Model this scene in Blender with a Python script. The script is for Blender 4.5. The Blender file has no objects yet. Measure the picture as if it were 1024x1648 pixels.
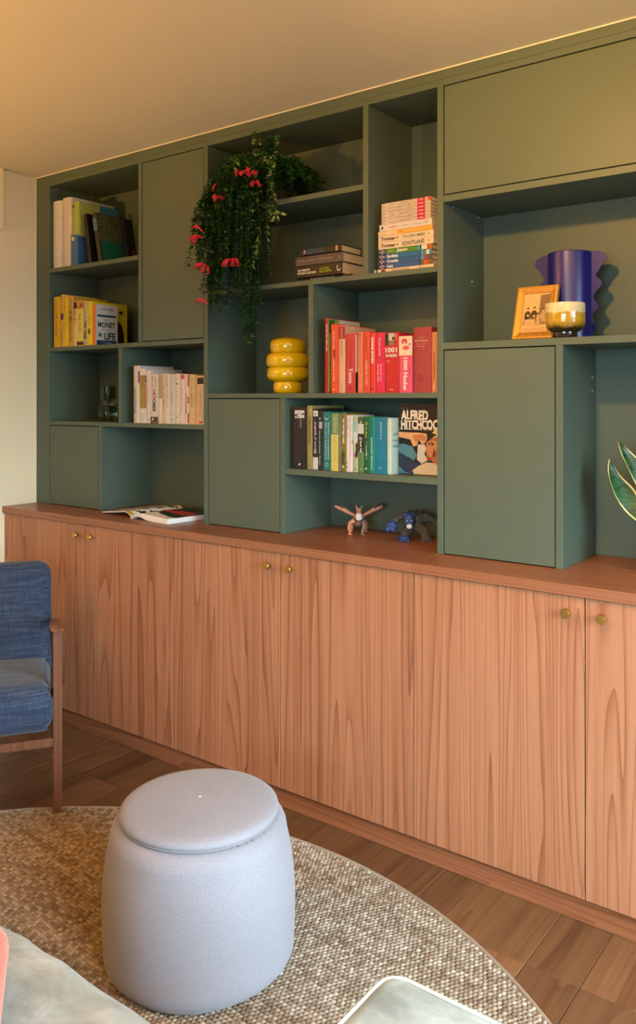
import bpy, bmesh, math, random
from mathutils import Vector, Matrix, noise
PI = math.pi
random.seed(7)
SC = bpy.context.scene
COL = SC.collection

# ------------------------------------------------------------------ camera, world, light, exposure
cam = bpy.data.cameras.new('camera'); camo = bpy.data.objects.new('camera', cam); COL.objects.link(camo)
camo.location = (0, -2.4, 1.439); camo.rotation_euler = (PI/2, 0, 0.6462)
cam.sensor_fit = 'HORIZONTAL'; cam.sensor_width = 36.0
cam.lens = 36.0 * 1332.85 / 1024; cam.shift_x = 0; cam.shift_y = -(824 - 640.64) / 1024
cam.clip_start = 0.05; SC.camera = camo

W = bpy.data.worlds.new('world'); SC.world = W; W.use_nodes = True
bg = W.node_tree.nodes['Background']; bg.inputs[0].default_value = (0.75, 0.85, 1.0, 1); bg.inputs[1].default_value = 1.0

DAY = 122.0         # daylight through the window in the right-hand wall (W)
DAY2 = 58.0        # daylight through the window behind the camera (W)
LAMP = 76.0         # warm ceiling spot (W)
LAMP2 = 232.0       # each warm floor uplighter (W)
def area(name, loc, rot, sx, sy, power, col, spread=PI):
    l = bpy.data.lights.new(name, 'AREA'); l.shape = 'RECTANGLE'; l.size = sx; l.size_y = sy
    l.energy = power; l.color = col; l.spread = spread
    o = bpy.data.objects.new(name, l); COL.objects.link(o); o.location = loc; o.rotation_euler = rot
    return o
for z_ in (.45, .9, 1.35, 1.8):        # sky light slants down through each window, one strip per quarter of the pane
    area('window_daylight', (1.34, -1.55, z_), (0, PI/2 - .62, 0), .45, 2.2, DAY/4, (0.64, 0.87, 1.0), 1.75)
for z_ in (.95, 1.4, 1.85):
    area('rear_window_daylight', (.1, -4.86, z_), (PI/2 - .55, 0, 0), 2.1, .4, DAY2/3, (0.64, 0.87, 1.0), 1.7)

SC.view_settings.view_transform = 'Standard'; SC.view_settings.look = 'None'
SC.view_settings.gamma = 1.0; SC.view_settings.use_curve_mapping = False
SC.view_settings.exposure = 0.35
SC.cycles.use_denoising = True

# ------------------------------------------------------------------ helpers
def lin(c):
    c = c / 255.0
    return c / 12.92 if c <= 0.04045 else ((c + 0.055) / 1.055) ** 2.4
def rgb(c):
    return (lin(c[0]), lin(c[1]), lin(c[2]), 1.0)

class MB:
    """collects verts / faces, links them as one mesh object"""
    def __init__(s): s.v = []; s.f = []; s.mi = []; s.m = 0
    def add(s, vs, fs, mat=None):
        n = len(s.v); s.v += [tuple(p) for p in vs]
        for q in fs: s.f.append(tuple(i + n for i in q)); s.mi.append(s.m if mat is None else mat)
        return s
    def box(s, x0, x1, y0, y1, z0, z1, mat=None):
        return s.add([(x0,y0,z0),(x1,y0,z0),(x1,y1,z0),(x0,y1,z0),(x0,y0,z1),(x1,y0,z1),(x1,y1,z1),(x0,y1,z1)],
              [(3,2,1,0),(4,5,6,7),(0,1,5,4),(1,2,6,5),(2,3,7,6),(3,0,4,7)], mat)
    def bbox(s, x0, x1, y0, y1, z0, z1, b=0.001):
        """box with every edge chamfered by b"""
        b = min(b, (x1-x0)*.45, (y1-y0)*.45, (z1-z0)*.45)
        bm = bmesh.new(); bmesh.ops.create_cube(bm, size=1.0)
        for v in bm.verts:
            v.co = Vector(((x0+x1)/2 + v.co.x*(x1-x0), (y0+y1)/2 + v.co.y*(y1-y0), (z0+z1)/2 + v.co.z*(z1-z0)))
        bmesh.ops.bevel(bm, geom=bm.edges[:], offset=b, segments=1, profile=.5, affect='EDGES')
        s.bm(bm); return s
    def bm(s, bm, M=None):
        bm.verts.index_update()
        vs = [(M @ v.co) if M else v.co.copy() for v in bm.verts]
        s.add(vs, [[v.index for v in f.verts] for f in bm.faces]); bm.free(); return s
    def lathe(s, prof, seg=32, cx=0, cy=0, cz=0, cap0=True, cap1=True, mat=None):
        vs = []; fs = []
        for r, z in prof:
            for k in range(seg):
                a = 2*PI*k/seg; vs.append((cx + r*math.cos(a), cy + r*math.sin(a), cz + z))
        for i in range(len(prof)-1):
            for k in range(seg):
                k2 = (k+1) % seg; fs.append((i*seg+k, i*seg+k2, (i+1)*seg+k2, (i+1)*seg+k))
        if cap0: fs.append(tuple(reversed(range(seg))))
        if cap1: fs.append(tuple((len(prof)-1)*seg + k for k in range(seg)))
        return s.add(vs, fs, mat)
    def tube(s, pts, rad, seg=8, mat=None, flat=1.0):
        pts = [Vector(p) for p in pts]; n = len(pts)
        if not isinstance(rad, (list, tuple)): rad = [rad]*n
        vs = []; fs = []; up = Vector((0, 0, 1)); prev = None
        for i, p in enumerate(pts):
            t = (pts[min(i+1, n-1)] - pts[max(i-1, 0)]).normalized()
            a = prev if prev is not None else (up if abs(t.z) < .9 else Vector((1, 0, 0)))
            u = (a - t*a.dot(t)); u = u.normalized() if u.length > 1e-6 else t.orthogonal().normalized()
            w = t.cross(u); prev = u
            for k in range(seg):
                th = 2*PI*k/seg; vs.append(p + u*math.cos(th)*rad[i]*flat + w*math.sin(th)*rad[i])
        for i in range(n-1):
            for k in range(seg):
                k2 = (k+1) % seg; fs.append((i*seg+k, i*seg+k2, (i+1)*seg+k2, (i+1)*seg+k))
        fs.append(tuple(reversed(range(seg)))); fs.append(tuple((n-1)*seg+k for k in range(seg)))
        return s.add(vs, fs, mat)
    def ell(s, c, r, seg=12, rings=8, M=None, mat=None):
        vs = []; fs = []
        c = Vector(c)
        for i in range(rings+1):
            ph = PI*i/rings
            for k in range(seg):
                th = 2*PI*k/seg
                p = Vector((r[0]*math.sin(ph)*math.cos(th), r[1]*math.sin(ph)*math.sin(th), -r[2]*math.cos(ph)))
                if M: p = M @ p
                vs.append(c + p)
        for i in range(rings):
            for k in range(seg):
                k2 = (k+1) % seg; fs.append((i*seg+k, i*seg+k2, (i+1)*seg+k2, (i+1)*seg+k))
        return s.add(vs, fs, mat)
    def prism(s, poly, d, M):
        """poly (x,y) extruded by d along local z, placed with M"""
        n = len(poly)
        vs = [M @ Vector((x, y, 0)) for x, y in poly] + [M @ Vector((x, y, d)) for x, y in poly]
        fs = [tuple(reversed(range(n))), tuple(range(n, 2*n))] + [(i, (i+1) % n, n+(i+1) % n, n+i) for i in range(n)]
        return s.add(vs, fs)
    def xf(s, M):
        s.v = [tuple(M @ Vector(p)) for p in s.v]; return s
    def build(s, name, mat, parent=None, smooth=False, kind=None):
        me = bpy.data.meshes.new(name); me.from_pydata(s.v, [], s.f)
        mats = mat if isinstance(mat, (list, tuple)) else [mat]
        for m in mats: me.materials.append(m)
        if len(mats) > 1: me.polygons.foreach_set('material_index', s.mi)
        if smooth:
            me.polygons.foreach_set('use_smooth', [True]*len(me.polygons))
            if smooth != 'all':
                me.update(); me.set_sharp_from_angle(angle=math.radians(42))
        me.update()
        o = bpy.data.objects.new(name, me); COL.objects.link(o)
        if parent: o.parent = parent
        if kind: o['kind'] = kind
        return o

def rbox(hx, hy, hz, r, n=10, k=4, fn=None):
    """rounded box (half sizes) with rounding radius r; fn displaces points"""
    r = min(r, hx, hy, hz)
    def ax(h):
        t = [-h + r*(1-math.cos(PI/2*i/k)) for i in range(k)]
        m = [-(h-r) + 2*(h-r)*i/n for i in range(n+1)]
        a = t + m + [-x for x in reversed(t)]
        out = []
        for x in a:
            if not out or x - out[-1] > 1e-6: out.append(x)
        return out
    X, Y, Z = ax(hx), ax(hy), ax(hz)
    idx = {}; vs = []; fs = []
    def pt(x, y, z):
        key = (round(x, 6), round(y, 6), round(z, 6))
        if key not in idx:
            q = Vector((max(-(hx-r), min(hx-r, x)), max(-(hy-r), min(hy-r, y)), max(-(hz-r), min(hz-r, z))))
            d = Vector((x, y, z)) - q
            p = q + d.normalized()*r if d.length > 1e-9 else Vector((x, y, z))
            if fn: p = fn(p, Vector((x, y, z)))
            idx[key] = len(vs); vs.append(p)
        return idx[key]
    for A, B, g in ((X, Y, lambda a, b, s: (a, b, s*hz)), (Y, Z, lambda a, b, s: (s*hx, a, b)), (Z, X, lambda a, b, s: (b, s*hy, a))):
        for sgn in (-1, 1):
            for i in range(len(A)-1):
                for j in range(len(B)-1):
                    q = [pt(*g(A[i], B[j], sgn)), pt(*g(A[i+1], B[j], sgn)), pt(*g(A[i+1], B[j+1], sgn)), pt(*g(A[i], B[j+1], sgn))]
                    if sgn < 0: q.reverse()
                    if len(set(q)) >= 3: fs.append(tuple(dict.fromkeys(q)))
    m = MB(); m.add(vs, fs); return m

def tag(o, label=None, cat=None, group=None, kind=None):
    if label: o['label'] = label
    if cat: o['category'] = cat
    if group: o['group'] = group
    if kind: o['kind'] = kind
    return o
def thing(name, label, cat, loc=(0, 0, 0), rotz=0, group=None):
    o = bpy.data.objects.new(name, None); o.empty_display_size = .05; COL.objects.link(o)
    o.location = loc; o.rotation_euler = (0, 0, rotz)
    return tag(o, label, cat, group)
def struct(name, m, mat, label=None, parent=None, smooth=False):
    o = m.build(name, mat, parent, smooth); o['kind'] = 'structure'
    if label: o['label'] = label; o['category'] = name.split('_')[0]
    return o

# ------------------------------------------------------------------ materials
MC = {}
def base_mat(name):
    m = bpy.data.materials.new(name); m.use_nodes = True
    nt = m.node_tree; return m, nt, nt.nodes['Principled BSDF']
def N(nt, typ, **kw):
    n = nt.nodes.new(typ)
    for k, v in kw.items():
        if k.startswith('i_'): n.inputs[k[2:].replace('_', ' ')].default_value = v
        else: setattr(n, k, v)
    return n
def mth(nt, op, a, b=None, c=None):
    n = nt.nodes.new('ShaderNodeMath'); n.operation = op
    for i, x in enumerate((a, b, c)):
        if x is None: continue
        if isinstance(x, (int, float)): n.inputs[i].default_value = x
        else: nt.links.new(x, n.inputs[i])
    return n.outputs[0]
def ramp(nt, fac, stops):
    n = nt.nodes.new('ShaderNodeValToRGB'); e = n.color_ramp.elements
    while len(e) > 1: e.remove(e[-1])
    e[0].position = stops[0][0]; e[0].color = stops[0][1]
    for p, c in stops[1:]:
        k = e.new(p); k.color = c
    nt.links.new(fac, n.inputs[0]); return n.outputs[0]
def coords(nt, scale, rot=(0, 0, 0), rnd=0.0, src='Object'):
    tc = nt.nodes.new('ShaderNodeTexCoord'); mp = nt.nodes.new('ShaderNodeMapping')
    mp.inputs['Scale'].default_value = scale; mp.inputs['Rotation'].default_value = rot
    nt.links.new(tc.outputs[src], mp.inputs['Vector'])
    if rnd:
        oi = nt.nodes.new('ShaderNodeObjectInfo')
        cx = nt.nodes.new('ShaderNodeCombineXYZ')
        for i in range(3): nt.links.new(mth(nt, 'MULTIPLY', oi.outputs['Random'], rnd*(1+.37*i)), cx.inputs[i])
        nt.links.new(cx.outputs[0], mp.inputs['Location'])
    return mp.outputs[0]
def noise_n(nt, vec, scale, detail=3, rough=.5, dist=0):
    n = N(nt, 'ShaderNodeTexNoise'); n.inputs['Scale'].default_value = scale; n.inputs['Detail'].default_value = detail
    n.inputs['Roughness'].default_value = rough; n.inputs['Distortion'].default_value = dist
    nt.links.new(vec, n.inputs['Vector']); return n.outputs['Fac']
def bump(nt, h, strength, dist, bsdf):
    b = N(nt, 'ShaderNodeBump'); b.inputs['Strength'].default_value = strength; b.inputs['Distance'].default_value = dist
    nt.links.new(h, b.inputs['Height']); nt.links.new(b.outputs[0], bsdf.inputs['Normal'])
def mixc(nt, fac, a, b, mode='MIX'):
    n = N(nt, 'ShaderNodeMix', data_type='RGBA', blend_type=mode)
    for s, x in ((n.inputs[0], fac), (n.inputs[6], a), (n.inputs[7], b)):
        if isinstance(x, (int, float)): s.default_value = x
        elif isinstance(x, tuple): s.default_value = x
        else: nt.links.new(x, s)
    return n.outputs[2]

def pm(name, c, rough=.5, spec=.5, var=.06, scale=30, bmp=0.0, metal=0.0, coat=0.0):
    """plain painted / printed surface: base colour with slight noise"""
    key = (name, tuple(c), rough)
    if key in MC: return MC[key]
    m, nt, b = base_mat(name)
    v = coords(nt, (1, 1, 1)); f = noise_n(nt, v, scale, 4)
    k = rgb(c); lo = tuple(x*(1-var) for x in k[:3]) + (1,); hi = tuple(min(1, x*(1+var)) for x in k[:3]) + (1,)
    nt.links.new(ramp(nt, f, [(.3, lo), (.7, hi)]), b.inputs['Base Color'])
    b.inputs['Roughness'].default_value = rough; b.inputs['Specular IOR Level'].default_value = spec
    b.inputs['Metallic'].default_value = metal
    if coat: b.inputs['Coat Weight'].default_value = coat; b.inputs['Coat Roughness'].default_value = .08
    if bmp: bump(nt, noise_n(nt, v, scale*8, 3), .3, bmp, b)
    MC[key] = m; return m

def wood_mat(name, axis, cols, rough=.45, ring=26, freq=7.0, stretch=.03, rnd=5.0, tone=.0, bstr=.08, fine=1.0, cath=.5):
    """axis: grain direction 0/1/2. contours of a stretched noise field make the cathedral grain"""
    m, nt, b = base_mat(name)
    sc = [1, 1, 1]; sc[axis] = stretch
    v = coords(nt, tuple(sc), rnd=rnd)
    n1 = noise_n(nt, v, freq, 1.6, .4, .3)
    w = mth(nt, 'FRACT', mth(nt, 'MULTIPLY', n1, ring))
    tri = mth(nt, 'POWER', w, 4.0)                                   # broad early wood, thin late wood line
    ss = [1, 1, 1]; ss[axis] = stretch*.35
    st = noise_n(nt, coords(nt, tuple(ss), rnd=rnd*1.7), 60.0, 3, .65)      # straight pin stripes
    sf = [260, 260, 260]; sf[axis] = 4.0
    fib = noise_n(nt, coords(nt, tuple(sf), rnd=rnd), 1.0, 3, .6)
    sw = [1, 1, 1]; sw[axis] = .02
    wide = noise_n(nt, coords(nt, tuple(sw), rnd=rnd), 9.0, 2)
    f = mth(nt, 'ADD', mth(nt, 'MULTIPLY', tri, cath), mth(nt, 'MULTIPLY', mth(nt, 'SUBTRACT', fib, .5), .45*fine))
    f = mth(nt, 'ADD', f, mth(nt, 'MULTIPLY', mth(nt, 'SUBTRACT', wide, .5), .5))
    f = mth(nt, 'ADD', f, mth(nt, 'MULTIPLY', mth(nt, 'SUBTRACT', st, .35), .75))
    c = ramp(nt, f, [(0.0, rgb(cols[0])), (.38, rgb(cols[1])), (.95, rgb(cols[2]))])
    if tone:
        oi = nt.nodes.new('ShaderNodeObjectInfo')
        hs = N(nt, 'ShaderNodeHueSaturation'); nt.links.new(c, hs.inputs['Color'])
        nt.links.new(mth(nt, 'ADD', mth(nt, 'MULTIPLY', oi.outputs['Random'], tone), 1-tone/2), hs.inputs['Value'])
        c = hs.outputs[0]
    nt.links.new(c, b.inputs['Base Color'])
    nt.links.new(mth(nt, 'ADD', mth(nt, 'MULTIPLY', f, .12), rough-.05), b.inputs['Roughness'])
    bump(nt, f, bstr, .001, b)
    return m

def fabric_mat(name, c1, c2, scale, rough=.95, sheen=.3, stretch=(1, 1, 1), bd=.0015, bs=.5, blot=None):
    m, nt, b = base_mat(name)
    v = coords(nt, stretch); f = noise_n(nt, v, scale, 3, .7)
    c = ramp(nt, f, [(.32, rgb(c1)), (.68, rgb(c2))])
    if blot:
        g = noise_n(nt, coords(nt, (1, 1, 1)), blot[1], 4, .6, .8)
        c = mixc(nt, ramp(nt, g, [(.38, (0, 0, 0, 1)), (.66, (1, 1, 1, 1))]), c, rgb(blot[0]))
    nt.links.new(c, b.inputs['Base Color']); b.inputs['Roughness'].default_value = rough
    b.inputs['Specular IOR Level'].default_value = .15
    b.inputs['Sheen Weight'].default_value = sheen; b.inputs['Sheen Roughness'].default_value = .4
    bump(nt, f, bs, bd, b); return m

GREEN = None
def green_mat():
    m, nt, b = base_mat('green_laminate')
    v = coords(nt, (30, 1, 30)); f = noise_n(nt, coords(nt, (1, 1, 1)), 2.0, 2)
    nt.links.new(ramp(nt, f, [(.3, rgb((79, 94, 81))), (.7, rgb((83, 98, 85)))]), b.inputs['Base Color'])
    b.inputs['Roughness'].default_value = .48; b.inputs['Specular IOR Level'].default_value = .4
    bump(nt, noise_n(nt, v, 30, 2), .12, .0006, b); return m
GREEN = green_mat()
WALL = pm('wall_paint', (232, 218, 184), .9, .2, .015, 3, .0004)
CEIL = pm('ceiling_paint', (214, 211, 190), .95, .1, .012, 2, .0003)
BOUNCE_CUT = pm('bounce_cut_olive', (78, 74, 56), .9, .2, .02, 3, .0004)  # invented dark colour for the unseen walls, soaks up bounced fill light
WCOL = ((172, 122, 90), (152, 99, 68), (106, 60, 38))
VENV = wood_mat('walnut_veneer_upright', 2, WCOL)
VENH = wood_mat('walnut_veneer_lengthwise', 0, ((150, 100, 70), (134, 84, 56), (96, 56, 35)), freq=9, rough=.38)
PLANK = wood_mat('oak_plank', 1, ((112, 78, 50), (92, 59, 36), (64, 39, 24)), rough=.42, ring=9, freq=5, stretch=.08, rnd=9, tone=.5, bstr=.2, cath=.28)
CHAIRWOOD = wood_mat('stained_beech', 2, ((120, 78, 56), (102, 62, 42), (74, 42, 28)), rough=.35, ring=8, freq=12, rnd=3, cath=.3)
BRASS = pm('brushed_brass', (206, 170, 92), .32, .5, .05, 80, 0, 1.0)
SEAM = pm('sub_floor', (138, 106, 74), .9, .1)
DARK = pm('dark_gap', (26, 26, 22), .8, .2)
PAGES = pm('page_edges', (224, 212, 190), .9, .1, .08, 200)
STEEL = pm('steel_pin', (200, 200, 200), .3, .5, .02, 20, 0, 1.0)

# ------------------------------------------------------------------ room shell
XL, XR, YB, YF, ZC = -3.536, 1.5, .32, -5.0, 2.513
fl = struct('floor', MB().box(XL-.1, XR+.1, YF-.1, YB+.1, -.12, -.006), SEAM, 'brown oak plank floor running under the cabinets and rug')
rows = [.32, -.40, -1.22, -2.05, -2.9, -3.8, -5.0]
for j in range(len(rows)-1):
    x = XL; k = 0
    cuts = {0: [-2.97+.0, -2.865, -2.765, -2.643, -2.50, -2.36, -2.22, -2.06, -1.92, -1.76, -1.60, -1.47, -1.34, -1.21, -1.109, -.848, -.707, -.53, -.36],
            1: [-3.40, -3.26, -3.12, -2.97, -2.83, -2.69, -2.56, -2.43, -2.29, -2.14, -1.98, -1.82, -1.66, -1.50, -1.34, -1.18, -1.02, -.848, -.707, -.53, -.36]}.get(j, [])
    xs = [XL] + [c for c in cuts if c > XL]
    while xs[-1] < XR - .08: xs.append(min(XR, xs[-1] + random.uniform(.13, .2)))
    for a, b in zip(xs, xs[1:]):
        h = random.uniform(-.0006, .0)
        MB().bbox(a+.0007, b-.0007, rows[j+1]+.0008, rows[j]-.0008, -.0058, h, .0012).build('plank', PLANK, fl)
struct('ceiling', MB().box(XL-.1, XR+.1, YF-.1, YB+.1, ZC, ZC+.1), CEIL, 'plain cream painted ceiling above the bookcase')
struct('wall_left', MB().box(XL-.1, XL, YF, YB, 0, ZC), WALL, 'cream painted wall left of the bookcase')
struct('wall_back', MB().box(XL-.1, XR+.1, YB, YB+.1, 0, ZC), WALL, 'cream painted wall behind the bookcase')
# rear wall with window opening x -1.0..1.2, z .7..2.1
m = MB().box(XL, -1.0, YF-.1, YF, 0, ZC).box(1.2, XR, YF-.1, YF, 0, ZC).box(-1.0, 1.2, YF-.1, YF, 0, .7).box(-1.0, 1.2, YF-.1, YF, 2.1, ZC)
struct('wall_rear', m, BOUNCE_CUT, 'unseen wall opposite the bookcase, made dark olive to cut bounced light')
m = MB().box(XR, XR+.1, YF, -2.7, 0, ZC).box(XR, XR+.1, -.4, YB, 0, ZC).box(XR, XR+.1, -2.7, -.4, 0, .2).box(XR, XR+.1, -2.7, -.4, 2.2, ZC)
struct('wall_right', m, BOUNCE_CUT, 'unseen wall with a tall window right of the sofa, made dark olive to cut bounced light')
WHITE = pm('white_lacquer', (238, 236, 230), .35, .5, .01)
m, nt, b = base_mat('window_glass'); b.inputs['Transmission Weight'].default_value = 1; b.inputs['Roughness'].default_value = 0; b.inputs['IOR'].default_value = 1.02
GLASSP = m
def window(name, label, boxes, pane):
    mm = MB()
    for bx in boxes: mm.box(*bx)
    w = struct(name, mm, WHITE, label)
    MB().box(*pane).build('pane', GLASSP, w)
window('window_1', 'tall white framed window in the right wall', [(XR+.02, XR+.08, -2.7, -2.64, .2, 2.2), (XR+.02, XR+.08, -.46, -.4, .2, 2.2), (XR+.02, XR+.08, -2.64, -.46, .2, .26), (XR+.02, XR+.08, -2.64, -.46, 2.14, 2.2), (XR+.02, XR+.08, -1.58, -1.52, .26, 2.14)], (XR+.045, XR+.055, -2.64, -.46, .26, 2.14))
window('window_2', 'white framed window in the wall opposite the bookcase', [(-1.0, -.94, YF-.08, YF-.02, .7, 2.1), (1.14, 1.2, YF-.08, YF-.02, .7, 2.1), (-.94, 1.14, YF-.08, YF-.02, .7, .76), (-.94, 1.14, YF-.08, YF-.02, 2.04, 2.1), (.07, .13, YF-.08, YF-.02, .76, 2.04)], (-.94, 1.14, YF-.055, YF-.045, .76, 2.04))
# boxed pelmet on the left wall by the ceiling
struct('trim_1', MB().bbox(XL, XL+.035, -2.6, -.195, 2.226, ZC, .003), WALL, 'cream boxed pelmet under the ceiling on the left wall')
# fillers around the bookcase
struct('trim_2', MB().bbox(XL, -3.449, .001, .02, .9298, 2.479, .0008), GREEN, 'green filler strip between the bookcase and the left wall')
struct('trim_3', MB().bbox(XL, -.231, .0005, .02, 2.4795, ZC, .0008), GREEN, 'green filler strip between the bookcase and the ceiling')
struct('trim_4', MB().bbox(XL, -3.4685, -.1705, -.152, .0775, .898, .0006), VENV, 'narrow walnut filler strip between base cabinets and left wall')

CAULK = pm('white_caulk', (226, 218, 200), .7, .3, .01)
struct('trim_5', MB().bbox(XL, -.231, -.0035, .0004, ZC-.0045, ZC-.0002, .001).bbox(XL, XL+.004, -.0035, .0008, .931, ZC-.0045, .001), CAULK, 'thin white sealant line around the bookcase along ceiling and wall')

# ------------------------------------------------------------------ built-in bookcase (three units) on a worktop with base cabinets
ZT = .9298
def unit(label, x0, x1, panels, doors, pins, left_panel=None):
    cx = (x0+x1)/2
    t = thing('bookcase_unit', label, 'bookcase', (cx, .15, ZT), 0, 'green built-in bookcase units')
    M = Matrix.Translation((-cx, -.15, -ZT))
    for nm, b in panels:
        MB().bbox(*b, .0009).xf(M).build(nm, GREEN, t)
    for (a, b_, c, d) in doors:
        g = .0035
        MB().bbox(a+g, b_-g, .0012, .02, c+g, d-g, .001).xf(M).build('door', GREEN, t)
    for (px, py, pz, ax) in pins:
        mm = MB().lathe([(.0028, 0), (.0028, .006), (.002, .007)], 8)
        R = {'x': Matrix.Rotation(PI/2, 4, 'Y'), 'z': Matrix.Rotation(PI, 4, 'X'), '-x': Matrix.Rotation(-PI/2, 4, 'Y')}[ax]
        mm.xf(M @ Matrix.Translation((px, py, pz)) @ R).build('shelf_pin', STEEL, t, True)
    return t
D = .297
def shelf(x0, x1, zt, th=.019): return ('shelf', (x0, x1, .0, D, zt-th, zt))
def div(x0, x1, z0, z1): return ('divider', (x0, x1, .0, D, z0, z1))
def side(x0, x1): return ('side_panel', (x0, x1, -.0005, D+.006, ZT, 2.457))
def back(x0, x1): return ('back_panel', (x0, x1, D, D+.008, ZT, 2.457))
def top(x0, x1): return ('top_panel', (x0, x1, .0, D+.008, 2.457, 2.479))
unit('leftmost green bookcase unit with books and an open magazine niche', -3.449, -2.368,
     [side(-3.449, -3.429), side(-2.390, -2.368), top(-3.449, -2.368), back(-3.429, -2.390), shelf(-3.429, -2.788, 2.060, .020),
      div(-2.788, -2.766, 1.681, 2.457), shelf(-3.429, -2.390, 1.681), div(-2.920, -2.899, 1.330, 1.662), shelf(-3.429, -2.390, 1.330),
      div(-3.059, -3.037, ZT, 1.311)],
     [(-2.766, -2.390, 1.681, 2.457), (-3.429, -3.059, ZT, 1.311)],
     [(-3.429, .04, 2.45, 'x'), (-3.429, .25, 2.45, 'x'), (-3.429, .04, 2.033, 'x'), (-3.429, .25, 2.033, 'x'), (-3.429, .04, 1.655, 'x')])
unit('middle green bookcase unit with the trailing plant and red books', -2.368, -1.299,
     [side(-1.321, -1.299), top(-2.368, -1.299), back(-2.368, -1.321), shelf(-2.368, -1.614, 2.186, .020), div(-1.614, -1.592, 1.871, 2.457),
      shelf(-2.368, -1.321, 1.871, .018), div(-1.855, -1.833, 1.457, 1.853), shelf(-2.368, -1.321, 1.457, .018), div(-1.989, -1.967, ZT, 1.439),
      shelf(-1.967, -1.321, 1.176, .022)],
     [(-2.368, -1.989, ZT, 1.439)],
     [(-2.368, .04, 2.45, 'x'), (-2.368, .04, 1.848, 'x'), (-1.833, .13, 1.73, 'x')])
unit('rightmost green bookcase unit with the blue vase and wide top door', -1.299, -.231,
     [side(-.253, -.231), top(-1.299, -.231), back(-1.299, -.253), shelf(-1.299, -.253, 2.099, .022), shelf(-1.299, -.253, 1.619, .022),
      div(-.922, -.900, ZT, 1.597)],
     [(-1.299, -.253, 2.099, 2.457), (-1.299, -.922, ZT, 1.597)],
     [(-1.299, .06, 2.070, 'x'), (-1.299, .25, 2.070, 'x'), (-1.299, .2, 1.84, 'x'), (-.900, .25, 1.505, 'x'), (-.900, .25, 1.463, 'x')])

def worktop(label, x0, x1):
    o = MB().bbox(x0, x1-.0006, -.1836, .318, .899, ZT, .0015)
    cx = (x0+x1)/2
    o.xf(Matrix.Translation((-cx, 0, -.899))); ob = o.build('worktop', VENH); ob.location = (cx, 0, .899)
    tag(ob, label, 'worktop', 'walnut worktops')
worktop('long walnut worktop under the left and middle bookcase units', XL+.001, -1.310)
worktop('shorter walnut worktop under the right bookcase unit', -1.310, -.231)
def knob(parent, x, z):
    mm = MB().lathe([(.006, 0), (.006, .014), (.0125, .016), (.0135, .018), (.0135, .026), (.0125, .0275), (.0, .0277)], 24, cap1=False)
    mm.xf(Matrix.Translation((x, -.1716, z)) @ Matrix.Rotation(PI/2, 4, 'X')); mm.build('knob', BRASS, parent, True)
def base_cab(label, x0, xm, x1):
    cx = (x0+x1)/2
    t = thing('base_cabinet', label, 'cabinet', (cx, 0, 0), 0, 'walnut base cabinets')
    T = Matrix.Translation((-cx, 0, 0))
    c = MB().box(x0+.001, x0+.019, -.151, .30, .0755, .8985).box(x1-.019, x1-.001, -.151, .30, .0755, .8985)
    c.box(x0+.019, x1-.019, -.151, .30, .0755, .094).box(x0+.019, x1-.019, -.151, .30, .88, .8985).box(x0+.019, x1-.019, .29, .30, .094, .88)
    c.xf(T).build('carcass', DARK, t)
    for a, b, kx in ((x0, xm, xm-.048), (xm, x1, xm+.05)):
        d = MB().bbox(a+.0014, b-.0014, -.1716, -.152, .0772, .8965, .0009).xf(T).build('door', VENV, t)
        mm = MB().lathe([(.0055, 0), (.0055, .013), (.0125, .0145), (.0135, .016), (.0135, .024), (.0125, .0255), (.0, .0257)], 24, cap1=False)
        mm.xf(T @ Matrix.Translation((kx, -.1716, .8512)) @ Matrix.Rotation(PI/2, 4, 'X')); mm.build('knob', BRASS, d, True)
base_cab('walnut base cabinet behind the blue armchair', -3.468, -2.927, -2.385)
base_cab('walnut base cabinet behind the grey pouf, under the middle bookcase unit', -2.385, -1.846, -1.310)
base_cab('walnut base cabinet under the unit with the blue vase', -1.310, -.774, -.237)
for a, b, lb in ((XL+.002, -1.311, 'long walnut plinth board along the floor behind the pouf'), (-1.310, -.237, 'shorter walnut plinth board at the right end of the cabinets')):
    cx = (a+b)/2
    o = MB().bbox(a-cx, b-cx, -.148, -.13, 0.0, .0745, .001).build('plinth_board', VENH); o.location = (cx, 0, 0.0002)
    tag(o, lb, 'plinth', 'walnut plinth boards')

# ------------------------------------------------------------------ lettering
TXT = {}
def text_geo(s, bold=0.0, shear=0.0):
    key = (s, bold, shear)
    if key in TXT: return TXT[key]
    cu = bpy.data.curves.new('t', 'FONT'); cu.body = s; cu.size = 1.0; cu.resolution_u = 2; cu.offset = bold; cu.shear = shear
    cu.space_line = .9
    ob = bpy.data.objects.new('t', cu)
    me = bpy.data.meshes.new_from_object(ob)
    vs = [(v.co.x, v.co.y) for v in me.vertices]; fs = [tuple(p.vertices) for p in me.polygons]
    bpy.data.objects.remove(ob); bpy.data.curves.remove(cu); bpy.data.meshes.remove(me)
    x0 = min(v[0] for v in vs); x1 = max(v[0] for v in vs); y0 = min(v[1] for v in vs); y1 = max(v[1] for v in vs)
    vs = [((x-x0)/(x1-x0)-.5, (y-y0)/(y1-y0)-.5) for x, y in vs]
    TXT[key] = (vs, fs); return TXT[key]
def lay(vs, fs, o, ux, uy, w, h):
    """flat glyph geometry centred at o, along ux (width w) and uy (height h)"""
    o, ux, uy = Vector(o), Vector(ux), Vector(uy)
    return [o + ux*(x*w) + uy*(y*h) for x, y in vs], fs
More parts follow.
